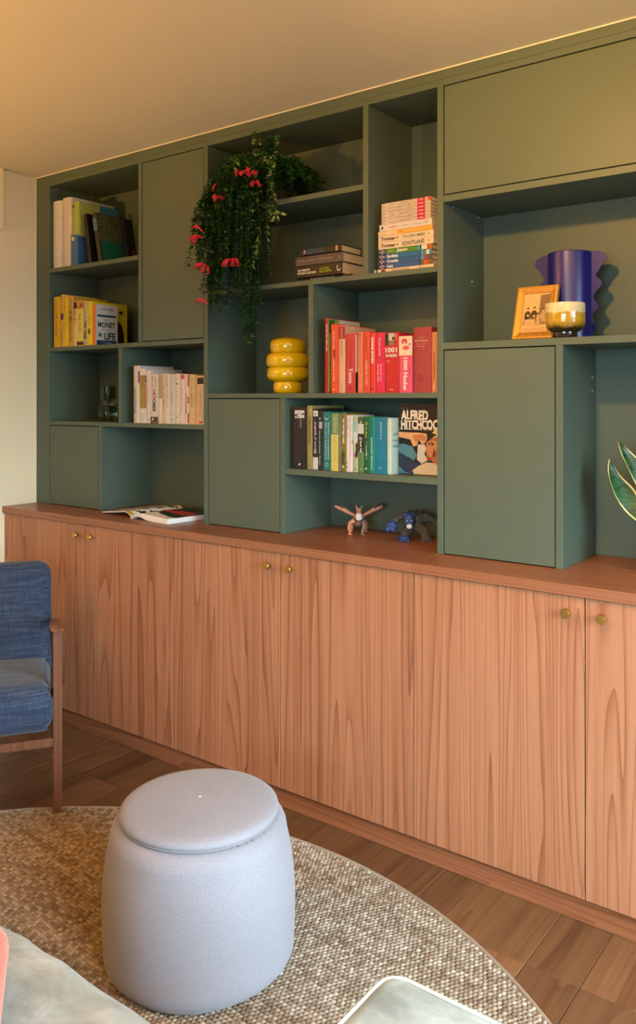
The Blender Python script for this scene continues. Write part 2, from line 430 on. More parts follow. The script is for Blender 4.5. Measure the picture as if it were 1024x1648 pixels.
def marks_geo(n, seed):
    """row of tiny strokes for print too small to read"""
    r = random.Random(seed); vs = []; fs = []; x = 0; W_ = n*1.0
    for i in range(n):
        if r.random() < .16: continue
        a, b = i/n - .5, (i+.62)/n - .5; t = r.choice((.5, .2, .2, .2)); lo = r.choice((-.5, -.32, -.32))
        k = len(vs); vs += [(a, lo), (b, lo), (b, t), (a, t)]; fs.append((k, k+1, k+2, k+3))
    return vs, fs
INK = {}
def dim(c): return tuple(round(x*.87) for x in c)
def ink(c): return pm('print_ink', dim(c), .6, .3, .03, 60)
def cover_mat(c, gloss=.45): return pm('book_cover', dim(c), gloss, .4, .07, 40)

# ------------------------------------------------------------------ books
def book(label, x0, w, z, h, col, y0=.012, depth=.14, items=(), side_items=(), rot=0, group='books', edge=None, soft=True, gloss=.45, name='book', cover_side=None, off=(0, 0)):
    """upright book: spine towards -y. items: (kind, ...) on the spine, positions as fractions of width/height (from the bottom)"""
    t = thing(name, label, 'book', (x0 + .0004, y0, z + .0002), 0, group)
    w = w - .0008
    e = .0006 if soft else .0016; in_ = .0008 if soft else .003
    # cover: spine (slightly rounded) + two boards
    mm = MB(); n = 6; r = min(.0016 if soft else .004, w*.2)
    prof = [(0, depth), (0, r)] + [(w/2 - (w/2)*math.cos(PI*i/n), r - r*math.sin(PI*i/n)) for i in range(1, n)] + [(w, r), (w, depth)]
    inn = [(w-e, depth), (w-e, r+.0004), (e, r+.0004), (e, depth)]
    k = len(prof); vs = []; fs = []
    outer = prof; 
    for zz in (0, h):
        vs += [(x, y, zz) for x, y in outer]
    for i in range(k-1): fs.append((i, i+1, k+i+1, k+i))
    b0 = len(vs)
    for zz in (0, h):
        vs += [(x, y, zz) for x, y in inn]
    for i in range(3): fs.append((b0+i, b0+i+1, b0+4+i+1, b0+4+i))
    fs.append((k-1, b0, b0+4, 2*k-1)); fs.append((0, k, b0+7, b0+3))
    for q, off_ in ((0, 0), (1, 0)):
        o_, i_ = q*k, b0+q*4
        fs += [tuple([o_+k-1, o_+k-2, i_+1, i_]), tuple([o_+j for j in range(k-2, 0, -1)] + [i_+2, i_+1]), (o_+1, o_+0, i_+3, i_+2)]
    mm.add(vs, fs); cv = mm.build('cover', cover_mat(col, gloss), t, True)
    MB().box(e, w-e, r+.0005, depth-in_, in_, h-in_).build('page_block', edge or PAGES, t)
    for q, it in enumerate(items): put(it, cv, w, h, 'spine', label, q)
    for q, it in enumerate(side_items): put(it, cv, depth, h, 'side', label, q, w)
    return t
def put(it, parent, w, h, face, label, q, off=0):
    kind = it[0]
    if face == 'spine':
        O = lambda fx, fz: Vector((fx*w, -.00035, fz*h)); R, U = Vector((1, 0, 0)), Vector((0, 0, 1))
    else:
        O = lambda fx, fz: Vector((off + .00035, fx*w, fz*h)); R, U = Vector((0, 1, 0)), Vector((0, 0, 1))
    if kind == 'band':                                  # colour block f x0 x1 z0 z1
        _, c, fx0, fx1, fz0, fz1 = it
        a, b = O(fx0, fz0), O(fx1, fz1)
        if face == 'spine': mm = MB().box(a.x, b.x, -.0003, .0012, a.z, b.z)
        else: mm = MB().box(off-.001, off+.0003, a.y, b.y, a.z, b.z)
        mm.build('cover_panel', cover_mat(c), parent)
    elif kind in ('v', 'h'):                            # lettering: text,colour,fx,fz,len(m),height(m),bold
        _, s, c, fx, fz, L, H = it[:7]; bold = it[7] if len(it) > 7 else .01; sh = it[8] if len(it) > 8 else 0
        g = text_geo(s, bold, sh) if isinstance(s, str) else marks_geo(s, label + str(q))
        if kind == 'v': vs, fs = lay(*g, O(fx, fz) + R.cross(U)*.0004, -U, R, L, H)
        else: vs, fs = lay(*g, O(fx, fz) + R.cross(U)*.0004, R, U, L, H)
        MB().add(vs, fs).build('lettering', ink(c), parent)
    elif kind == 'poly':                                # flat printed shape: points in fractions
        _, c, pts, lift = it
        nrm = R.cross(U)
        MB().add([O(x, z_) + nrm*(.0003 + lift*.0001) for x, z_ in pts], [tuple(range(len(pts)))]).build('printed_shape', ink(c), parent)
def oval(cx, cz, rx, rz, n=14, a0=0): return [(cx + rx*math.cos(2*PI*i/n + a0), cz + rz*math.sin(2*PI*i/n + a0)) for i in range(n)]

BK, WH = (30, 28, 28), (240, 236, 228)
# --- top left: binders and picture books (shelf z 2.060)
def binder(label, x0, w, h, col, y0, depth, items=(), side_items=()):
    t = thing('ring_binder', label, 'binder', (x0, y0, 2.0602), 0, 'binders on the top left shelf')
    n = 8; r = .012
    prof = [(0, depth), (0, r)] + [(w/2 - (w/2)*math.cos(PI*i/n), r - r*math.sin(PI*i/n)) for i in range(1, n)] + [(w, r), (w, depth)]
    inn = [(w-.003, depth), (w-.003, r+.002), (.003, r+.002), (.003, depth)]
    k = len(prof); vs = [(x, y, 0) for x, y in prof] + [(x, y, h) for x, y in prof]; b0 = len(vs)
    vs += [(x, y, 0) for x, y in inn] + [(x, y, h) for x, y in inn]
    fs = [(i, i+1, k+i+1, k+i) for i in range(k-1)] + [(b0+i, b0+i+1, b0+5+i, b0+4+i) for i in range(3)]
    fs += [(k-1, b0, b0+4, 2*k-1), (0, k, b0+7, b0+3)]
    for q in (0, 1):
        o_, i_ = q*k, b0+q*4
        fs += [(o_+k-1, o_+k-2, i_+1, i_), tuple([o_+j for j in range(k-2, 0, -1)] + [i_+2, i_+1]), (o_+1, o_, i_+3, i_+2)]
    cv = MB().add(vs, fs).build('cover', cover_mat(col, .4), t, True)
    MB().box(.004, w-.004, .02, depth-.012, .006, h-.012).build('paper', PAGES, t)
    for q, it in enumerate(items): put(it, cv, w, h, 'spine', label, q)
    for q, it in enumerate(side_items): put(it, cv, depth, h, 'side', label, q, w)
    return cv
binder('plain white binder at the far left of the top shelf', -3.4265, .0735, .322, (218, 222, 230), .012, .25)
binder('cream white binder beside the green and blue binder', -3.3495, .0715, .327, (216, 214, 210), .010, .26)
gb = binder('green and blue binder standing behind the leaning picture book', -3.2755, .052, .300, (170, 186, 96), .012, .24,
       [('band', (76, 118, 172), -.002, 1.002, .0, .48), ('poly', (120, 60, 30), oval(.32, .925, .14, .022), 3), ('poly', (226, 226, 214), oval(.3, .42, .2, .035), 3)],
       [('band', (70, 140, 190), .52, 1.0, .46, 1.0), ('band', (70, 112, 170), .0, 1.0, .0, .46), ])
def lean_book(label, x, y0, z, w, h, depth, ang, col, items=(), edge=None, group='books on the top left shelf'):
    t = book(label, 0, w, 0, h, col, 0, depth, (), items, edge=edge, group=group)
    t.location = (x, y0, z); t.rotation_euler = (0, -ang, 0); return t
lean_book('black picture book leaning on the green and blue binder', -3.157, .020, 2.0605, .022, .235, .20, .16, (30, 26, 24))
g = random.Random(3)
pb = book('landscape picture book with dark foliage over a green field, leaning', 0, .026, 0, .232, (54, 48, 34), 0, .215, [('band', (90, 120, 160), -.002, 1.002, .64, .9)],
     [('band', (24, 110, 84), .05, .62, .02, .44), ('band', (60, 74, 92), .64, .76, .05, .96), ('band', (34, 32, 30), .78, 1.0, .02, .98), ('poly', (150, 84, 44), [(.87, .3), (.95, .34), (.99, .03), (.9, .02)], 8)] , edge=PAGES, group='books on the top left shelf')
pb.location = (-3.088, .022, 2.0605); pb.rotation_euler = (0, -.2, 0)
cv = [c for c in pb.children if c.name.startswith('cover')][0]
fm, nt, b = base_mat('foliage_print')
f = noise_n(nt, coords(nt, (1, 1, 1)), 150, 5, .75, .6)
nt.links.new(ramp(nt, f, [(.36, rgb((26, 24, 18))), (.52, rgb((72, 74, 44))), (.62, rgb((128, 132, 74))), (.72, rgb((176, 166, 140)))]), b.inputs['Base Color']); b.inputs['Roughness'].default_value = .4
MB().box(.0255, .0263, .003, .137, .10, .229).build('printed_photo', fm, cv)

# --- yellow books (shelf z 1.681)
Zs = 1.681; G = 'yellow books on the second shelf'
book('thick golden yellow book at the left end of the yellow row', -3.4117, .0519, Zs, .243, (234, 191, 34), depth=.155, group=G, items=[('v', 24, (140, 70, 20), .45, .45, .13, .013), ('v', 8, (150, 90, 30), .4, .83, .05, .008)])
book('tall orange yellow book with a purple mark on its spine', -3.3590, .0275, Zs, .250, (230, 184, 72), depth=.2, group=G, items=[('band', (92, 60, 96), .15, .85, .52, .64), ('v', 14, (170, 60, 50), .5, .22, .08, .008)], soft=False)
book('bright yellow book right of the tall orange one', -3.3303, .0321, Zs, .237, (244, 211, 20), depth=.15, group=G)
book('tan orange book with dark lettering in the yellow row', -3.2982, .0393, Zs, .235, (224, 178, 66), depth=.2, group=G, items=[('v', 'DE ZEE', (60, 70, 60), .5, .62, .05, .02, .02), ('v', 16, (150, 90, 40), .5, .3, .10, .016), ('v', 10, (120, 96, 60), .5, .85, .05, .012)])
book('cream orange book with a black block at the top of its spine', -3.2578, .0257, Zs, .211, (242, 218, 128), depth=.14, group=G, items=[('band', BK, .1, .9, .84, .98), ('v', 12, (190, 90, 40), .5, .68, .06, .012)])
book('pale yellow book with a patterned orange spine top', -3.2321, .0469, Zs, .211, (244, 225, 110), depth=.14, group=G, items=[('band', (216, 133, 40), -.002, 1.002, .83, .985), ('band', (80, 50, 44), -.002, 1.002, .02, .10), ('v', 14, (170, 150, 90), .5, .5, .09, .016), ('poly', (242, 211, 80), oval(.3, .92, .16, .03), 3), ('poly', (150, 70, 40), oval(.65, .9, .2, .028), 3)])
book('pale grey green book with bold black lettering in the yellow row', -3.1841, .0297, Zs, .207, (214, 204, 150), depth=.14, group=G, items=[('v', 'VAN TEAM', (50, 70, 60), .5, .36, .085, .016, .04), ('v', 12, (150, 170, 170), .5, .76, .08, .014), ('poly', (90, 90, 70), oval(.5, .05, .12, .015), 2)])
book('large bright yellow book behind the white money book', -3.1534, .0340, Zs, .203, (245, 225, 22), depth=.205, group=G, items=[('poly', (120, 100, 20), oval(.4, .32, .25, .07), 2), ('v', 8, (150, 120, 20), .5, .55, .05, .008)],
     side_items=[('poly', (60, 40, 26), oval(.82, .8, .06, .04), 2), ('poly', (60, 40, 26), [(.72, .62), (.84, .5), (.9, .3), (.92, .08), (.72, .1)], 2), ('band', (120, 40, 44), .7, .86, .04, .13)])
book('white book about money and life with an orange spine', -3.1180, .0218, Zs, .189, (236, 230, 220), y0=.013, depth=.128, group=G, items=[('band', (245, 133, 30), -.002, 1.002, .0, 1.0)],
     side_items=[('h', 'VICKI ROBIN', (60, 60, 60), .5, .89, .075, .010, .0), ('band', (34, 66, 96), .08, .92, .70, .75), ('h', 'YOUR', (60, 70, 70), .45, .63, .03, .007, .0), ('h', 'MONEY', (24, 66, 64), .5, .51, .10, .026, .03), ('h', 'OR YOUR', (60, 70, 70), .45, .385, .045, .007, .0), ('h', 'LIFE', (24, 66, 64), .64, .235, .064, .032, .03),
                 ('band', (24, 70, 112), .06, .94, .015, .13), ('h', 12, (220, 226, 230), .5, .07, .06, .006), ('poly', (196, 200, 190), [(.05, .36), (.32, .3), (.36, .17), (.1, .2)], 3), ('poly', (60, 90, 90), oval(.2, .26, .07, .035), 5)])

# --- white books (shelf z 1.330)
Zs = 1.330; G = 'white books on the third shelf'
book('white cookbook reading ONS KOOKBOEK, leftmost of the white row', -2.8356, .0414, Zs, .250, (228, 224, 216), depth=.20, group=G, soft=False, items=[('v', 'ONS KOOKBOEK', (60, 56, 54), .36, .39, .115, .013, .0), ('v', 3, (90, 80, 70), .4, .06, .012, .014), ('band', (170, 90, 190), .8, 1.0, .70, .90)])
book('white book with an olive gold block on its spine', -2.7916, .0408, Zs, .236, (230, 226, 220), depth=.21, group=G, items=[('band', (176, 150, 74), .06, .88, .27, .88), ('band', (80, 70, 140), .88, .98, .74, .88), ('band', (206, 90, 50), .9, .98, .28, .72), ('v', 9, (200, 190, 200), .5, .12, .03, .012), ('v', 10, (150, 130, 70), .5, .76, .05, .008)])
book('slim white book with faint lilac lettering beside OKTOBER', -2.7493, .0247, Zs, .228, (232, 228, 224), depth=.15, group=G, items=[('v', 18, (180, 160, 170), .5, .6, .1, .006), ('poly', (150, 150, 170), oval(.5, .07, .2, .015), 2)])
book('cream book reading OKTOBER in red and black', -2.7240, .0500, Zs, .212, (234, 214, 196), depth=.15, group=G, items=[('band', (232, 224, 212), .1, .9, .12, .99), ('v', 'OKT', (176, 40, 44), .5, .60, .043, .021, .03), ('v', 'OBER', (46, 40, 40), .5, .365, .058, .021, .03), ('v', 12, (170, 140, 130), .65, .84, .05, .010), ('v', 10, (120, 110, 100), .3, .84, .045, .009), ('band', (96, 88, 66), .03, .97, .0, .135), ('poly', (226, 220, 206), oval(.35, .09, .12, .022), 4), ('poly', (40, 34, 34), oval(.62, .075, .16, .03), 4)])
book('slim white book with a grey upper spine', -2.6733, .0221, Zs, .210, (230, 226, 220), depth=.14, group=G, items=[('band', (176, 178, 166), -.002, 1.002, .51, .99), ('poly', (150, 150, 140), oval(.5, .05, .15, .012), 2)])
book('slim cream orange book in the white row', -2.6512, .0200, Zs, .213, (230, 198, 150), depth=.14, group=G, items=[('v', 16, (120, 80, 40), .6, .5, .10, .006)])
book('white book with lilac and pink lettering', -2.6312, .0262, Zs, .211, (232, 224, 218), depth=.14, group=G, items=[('v', 10, (120, 110, 160), .5, .85, .05, .007), ('v', 12, (220, 150, 150), .6, .5, .08, .008)])
book('pale grey book with violet lettering in the white row', -2.6048, .0330, Zs, .209, (216, 218, 212), depth=.14, group=G, items=[('v', 10, (150, 160, 190), .5, .83, .05, .008), ('v', 12, (190, 150, 196), .5, .5, .07, .010), ('poly', (80, 80, 80), oval(.5, .09, .12, .014), 2)])
book('off white book with a small dark emblem in the white row', -2.5716, .0261, Zs, .211, (230, 222, 208), depth=.14, group=G, items=[('poly', (110, 100, 90), oval(.5, .8, .18, .02), 2), ('v', 14, (190, 180, 170), .6, .5, .09, .008), ('poly', (60, 60, 60), oval(.5, .13, .12, .014), 2)])
book('pinkish white book with a red square at the spine top', -2.5453, .0329, Zs, .209, (236, 218, 206), depth=.14, group=G, items=[('band', (232, 70, 84), .3, .92, .90, .985), ('v', 14, (220, 170, 160), .5, .5, .1, .008)])
book('white book with red lettering and red stripes on its spine', -2.5122, .0230, Zs, .207, (234, 222, 208), depth=.14, group=G, items=[('v', 'WAT WE DOEN', (190, 50, 44), .35, .42, .085, .009, .02), ('band', (176, 44, 40), .78, 1.0, .76, .99), ('band', (176, 44, 40), .78, 1.0, .42, .55), ('band', (176, 44, 40), .78, 1.0, .02, .22)])
book('tan book with a small emblem, near the right of the white row', -2.4890, .0343, Zs, .206, (226, 192, 140), depth=.14, group=G, items=[('v', 'Junker', (150, 116, 76), .55, .45, .05, .014, .0), ('poly', (130, 100, 70), oval(.5, .6, .12, .014), 2), ('v', 9, (190, 150, 100), .5, .8, .05, .008)])
book('narrow tan book second from the right of the white row', -2.4546, .0137, Zs, .204, (220, 184, 124), depth=.14, group=G, items=[('v', 20, (170, 130, 80), .5, .5, .13, .004)])
book('beige book with a black block, right end of the white row', -2.4408, .0380, Zs, .200, (226, 196, 156), depth=.14, group=G, items=[('band', BK, .05, .95, .83, .96), ('v', 20, (196, 160, 120), .5, .45, .12, .008), ('band', (206, 70, 40), .3, .8, .03, .07)])

# --- red books (shelf z 1.457)
Zs = 1.457; G = 'red books on the middle shelf'
book('slim crimson wine book, tallest at the left of the red row', -1.7888, .0181, Zs, .271, (176, 24, 44), depth=.20, group=G, items=[('v', 'GENIETEN VAN wijn', WH, .5, .74, .10, .009, .02)],
     side_items=[('band', (150, 170, 70), .0, .3, .02, .99), ('band', (214, 214, 196), .32, 1.0, .05, .99), ('poly', (60, 110, 40), [(.0, .98), (.2, .98), (.1, .8), (0, .8)], 4)])
book('orange red book with white and dark script on its spine', -1.7611, .0332, Zs, .247, (232, 84, 50), depth=.21, group=G, items=[('v', 'De kleine weg', WH, .4, .77, .062, .008, .02), ('v', 'lopes', (120, 40, 30), .5, .56, .034, .016, .01, .3), ('v', 'het geheim van de liefde', WH, .4, .345, .085, .008, .02), ('poly', (240, 200, 120), oval(.4, .05, .14, .014), 2)])
book('pale pink book with a crimson upper spine', -1.7266, .0277, Zs, .240, (226, 180, 152), depth=.2, group=G, items=[('band', (176, 40, 58), -.002, 1.002, .805, .99), ('v', 12, (236, 220, 210), .5, .89, .032, .005), ('v', 16, (150, 120, 96), .55, .65, .06, .006), ('v', 7, (200, 160, 130), .5, .1, .03, .006)])
book('thick coral red book with a short white title low on its spine', -1.6964, .0447, Zs, .210, (206, 62, 68), depth=.145, group=G, items=[('v', 'Tonio', WH, .5, .29, .055, .017, .02), ('v', 'A.F.TH. VAN DER HEIJDEN', (130, 36, 50), .48, .66, .10, .006, .01), ('poly', (110, 36, 44), oval(.5, .08, .07, .014), 2)],
     side_items=[('band', (230, 228, 230), .0, 1, .35, .98), ('band', (40, 36, 50), .0, 1, .02, .34)])
book('salmon tan book right of the thick coral book', -1.6448, .0225, Zs, .214, (226, 124, 88), depth=.14, group=G, items=[('v', 18, (230, 160, 90), .45, .5, .13, .006), ('v', 4, (170, 100, 90), .45, .93, .016, .008)])
book('coral book with faded pink lettering low on its spine', -1.6204, .0270, Zs, .214, (224, 82, 62), depth=.14, group=G, items=[('v', 'ROMEINSE TAPES', (240, 190, 170), .5, .33, .085, .010, .01), ('v', 10, (170, 60, 50), .5, .8, .05, .009), ('poly', (150, 50, 40), oval(.5, .06, .12, .012), 2)])
book('bright red orange book with bold white capitals', -1.5910, .0206, Zs, .209, (234, 66, 44), depth=.14, group=G, items=[('v', 'ZONNE ZONEN', WH, .45, .71, .092, .010, .05), ('poly', (120, 40, 30), oval(.45, .07, .2, .016), 2), ('v', 5, (236, 160, 140), .9, .62, .02, .003)])
book('magenta pink book speckled with purple flowers', -1.5689, .0369, Zs, .208, (222, 40, 88), depth=.14, group=G, items=[('v', 'Marieke Lunden', (250, 200, 214), .48, .76, .062, .009, .01), ('v', 'Bloemen voor', (250, 200, 214), .62, .33, .06, .008, .01), ('v', 'een nieuw leven', (250, 200, 214), .3, .33, .06, .008, .01)] + [('poly', (120, 30, 110), oval(fx, fz, .05, .014, 7), 2) for fx, fz in ((.3, .6), (.8, .62), (.75, .55), (.2, .68), (.85, .85), (.4, .52), (.15, .98))])
book('red book reading 1001 BOEKEN with a black and white photo', -1.5306, .0549, Zs, .206, (196, 36, 44), depth=.15, group=G, items=[('band', (44, 40, 38), .0, .26, .79, .985), ('band', (196, 202, 176), .26, .7, .87, .985), ('band', (120, 130, 110), .3, .66, .79, .87), ('poly', (40, 36, 30), oval(.62, .90, .08, .03), 5), ('h', '1001', WH, .46, .71, .046, .018, .03), ('h', 'BOEKEN', WH, .48, .617, .044, .010, .03), ('h', 9, (240, 190, 180), .3, .535, .022, .003), ('h', 6, (240, 190, 180), .25, .51, .016, .003), ('h', 'Libero', (240, 220, 214), .48, .055, .016, .004, .02), ('v', 6, WH, .85, .92, .022, .004)])
book('pink book reading 1000 Nudes with a cream upper spine', -1.4746, .0520, Zs, .192, (226, 86, 124), depth=.15, group=G, items=[('band', (234, 216, 186), -.002, 1.002, .655, .995), ('v', '1000 Nudes', WH, .5, .33, .110, .016, .03), ('poly', (216, 70, 106), oval(.42, .90, .22, .055), 4), ('poly', (226, 96, 120), oval(.55, .79, .26, .04), 4), ('poly', (240, 190, 190), oval(.42, .87, .1, .025), 6), ('poly', (150, 110, 110), oval(.82, .85, .08, .018), 4), ('v', 10, (150, 50, 90), .84, .37, .03, .004)])
book('thick dusty rose clothbound book with a round emblem', -1.4196, .0687, Zs, .218, (166, 66, 66), depth=.16, group=G, soft=False, gloss=.7, items=[('h', 'VERZAMELDE', (220, 150, 130), .46, .845, .032, .004, .0), ('h', 'BOLKENS', (236, 190, 170), .46, .795, .046, .006, .01), ('h', 9, (220, 150, 130), .46, .745, .034, .004), ('h', 9, (230, 170, 150), .46, .708, .028, .004), ('h', 6, (210, 130, 120), .46, .668, .02, .003), ('poly', (120, 40, 44), oval(.46, .63, .03, .008), 2), ('poly', (110, 40, 44), oval(.42, .23, .13, .05, 20), 2), ('poly', (166, 66, 66), oval(.42, .23, .105, .041, 20), 5), ('h', 'Q', (110, 40, 44), .42, .225, .009, .012, .02)])
book('narrow tan orange book at the right end of the red row', -1.3490, .0200, Zs, .200, (206, 130, 84), depth=.14, group=G, items=[('v', 18, (226, 180, 130), .5, .75, .06, .005), ('v', 14, (150, 90, 60), .5, .42, .1, .006), ('v', 4, (236, 210, 180), .5, .09, .024, .008)])

# --- blue and green books (shelf z 1.176)
Zs = 1.176; G = 'blue and green books on the low shelf'
book('thick black book with white artwork, left end of the green row', -1.9445, .0665, Zs, .230, (34, 32, 40), y0=.02, depth=.16, group=G, items=[('band', (216, 218, 220), .16, .84, .82, .945), ('poly', (34, 32, 40), [(.16, .87), (.5, .905), (.3, .86), (.5, .83), (.16, .85)], 4), ('poly', (34, 32, 40), [(.84, .90), (.55, .885), (.84, .87)], 4), ('v', 9, (220, 220, 220), .6, .735, .036, .005), ('v', 14, (120, 120, 130), .46, .73, .04, .003), ('poly', WH, [(.42, .05), (.56, .06), (.58, .09), (.46, .085)], 2)])
book('olive yellow book with brown lettering beside the black one', -1.8769, .0250, Zs, .235, (160, 152, 92), y0=.02, depth=.2, group=G, items=[('v', 'OVER DE VELDEN', (120, 90, 44), .5, .62, .10, .010, .02), ('poly', (226, 220, 170), oval(.5, .25, .1, .012), 2), ('poly', (80, 70, 40), oval(.45, .06, .12, .012), 2), ('poly', (226, 220, 170), oval(.8, .94, .1, .012), 2)])
book('black book with white script and white bottom block', -1.8500, .0250, Zs, .224, (38, 38, 42), y0=.02, depth=.15, group=G, items=[('band', (226, 226, 220), .12, .96, .875, .965), ('v', 'angela ji nodig', WH, .5, .52, .12, .013, .005, .35), ('band', (216, 220, 222), .05, .98, .005, .205), ('poly', BK, oval(.5, .915, .12, .015), 4)])
book('slim black book with pale pink letters on its spine', -1.8246, .0200, Zs, .216, (34, 32, 36), y0=.02, depth=.15, group=G, items=[('band', (206, 180, 200), .2, .9, .70, .815), ('v', 'Herman de Coninck', WH, .4, .47, .085, .006, .01), ('v', 'Essays', WH, .4, .16, .034, .006, .01), ('h', 'H', WH, .4, .87, .006, .008, .02)])
book('teal book with two lines of pale capitals and a ring emblem', -1.8027, .0355, Zs, .213, (16, 122, 122), y0=.02, depth=.15, group=G, items=[('v', 'MARIEKE LUCAS RIJNEVELD', (206, 236, 236), .70, .50, .135, .0075, .01), ('v', 'MIJN LIEVE GUNSTELING', (206, 236, 236), .36, .50, .135, .0075, .01), ('poly', (206, 236, 236), oval(.5, .1, .2, .034, 18), 2), ('poly', (16, 122, 122), oval(.5, .1, .15, .026, 18), 4), ('h', 'M', (206, 236, 236), .5, .1, .006, .006), ('poly', (206, 236, 236), [(.1, .95), (.25, .9), (.5, .875), (.75, .9), (.9, .95), (.75, .89), (.5, .855), (.25, .88)], 2)])
book('book with a green upper and pale yellow lower spine', -1.7660, .0330, Zs, .208, (130, 158, 104), y0=.02, depth=.15, group=G, items=[('band', (214, 206, 110), -.002, 1.002, .0, .63), ('v', 'DE DROOM', (196, 214, 180), .5, .80, .056, .010, .01), ('v', 18, (186, 180, 90), .5, .35, .08, .006)])
book('very thin grey green book left of the olive gold book', -1.7318, .0105, Zs, .207, (110, 126, 96), y0=.02, depth=.14, group=G, items=[('v', 24, (190, 196, 150), .5, .5, .15, .003)])
book('olive gold book with bold white capitals', -1.7210, .0204, Zs, .210, (132, 118, 40), y0=.02, depth=.15, group=G, items=[('v', 'ZO WE ZIJN HIER', WH, .45, .69, .09, .010, .04), ('poly', (90, 80, 30), [(.1, .3), (.5, .36), (.9, .28), (.6, .2), (.9, .1), (.2, .14)], 2), ('poly', WH, oval(.45, .08, .2, .016), 3)])
book('slim white book, left one of two in the green row', -1.6998, .0136, Zs, .202, (228, 222, 228), y0=.02, depth=.14, group=G, items=[('v', 14, (70, 70, 80), .5, .79, .07, .004), ('poly', BK, oval(.5, .09, .2, .012), 2), ('poly', (120, 120, 120), oval(.5, .16, .2, .012), 2)])
book('slim white book, right one of two in the green row', -1.6860, .0145, Zs, .202, (234, 228, 226), y0=.02, depth=.14, group=G, items=[('v', 26, (180, 160, 180), .5, .6, .14, .003), ('band', (230, 130, 60), .85, 1.0, .5, .56)])
book('pale green book with a painted portrait on its spine', -1.6705, .0218, Zs, .197, (176, 196, 160), y0=.02, depth=.14, group=G, items=[('band', (150, 200, 200), .0, .7, .6, .93), ('poly', (206, 226, 222), oval(.5, .62, .4, .12), 3), ('poly', (130, 50, 100), [(.3, .3), (.9, .45), (1.0, .3), (.6, .25)], 4), ('poly', (50, 50, 44), [(.6, .5), (1, .55), (1, .25), (.8, .3)], 4), ('poly', (110, 110, 100), oval(.5, .06, .2, .015), 2)])
book('green book with a photo and white title on its spine', -1.6484, .0238, Zs, .196, (92, 138, 76), y0=.02, depth=.14, group=G, items=[('band', (60, 90, 56), -.002, 1.002, .88, .995), ('band', (206, 214, 210), -.002, 1.002, .7, .88), ('band', (40, 36, 36), -.002, 1.002, .38, .7), ('v', 'Jij bent lief', WH, .5, .5, .055, .013, .02), ('v', 6, WH, .5, .9, .014, .006), ('poly', WH, oval(.5, .06, .1, .01), 2)])
book('dark green marbled book with a yellow green title', -1.6246, .0246, Zs, .196, (14, 98, 70), y0=.02, depth=.14, group=G, items=[('v', 'Elk de Dam', (180, 196, 60), .5, .77, .055, .009, .02), ('v', 'Vreemdgaan', (220, 236, 220), .5, .4, .062, .008, .02), ('poly', WH, oval(.45, .08, .15, .018), 3)] + [('poly', (10, 60, 46), oval(.3 + .4*((k*37) % 10)/10, .12 + .08*k, .12, .02, 6, k), 1) for k in range(10)])
book('turquoise green book with small white lettering', -1.6000, .0220, Zs, .197, (12, 142, 124), y0=.02, depth=.14, group=G, items=[('v', 24, (206, 240, 230), .45, .34, .115, .006), ('v', 14, (20, 110, 110), .45, .8, .06, .008)])
book('wide plain blue book with small white lettering', -1.5778, .0521, Zs, .195, (10, 128, 168), y0=.02, depth=.145, group=G, items=[('v', 'SALLY ROONEY  Wat we', (220, 240, 244), .5, .77, .06, .005, .01), ('h', 4, (120, 190, 214), .45, .1, .012, .012)])
book('pale mint book reading Wij mij nie beside the film book', -1.5252, .0145, Zs, .194, (196, 224, 212), y0=.02, depth=.14, group=G, items=[('band', (226, 214, 170), .0, .45, .02, .98)], side_items=[('h', 'Wij', (80, 150, 160), .24, .70, .042, .014, .02), ('h', 'mij', (80, 150, 160), .24, .595, .042, .012, .02), ('h', 'nie', (80, 150, 160), .24, .50, .042, .012, .02)])
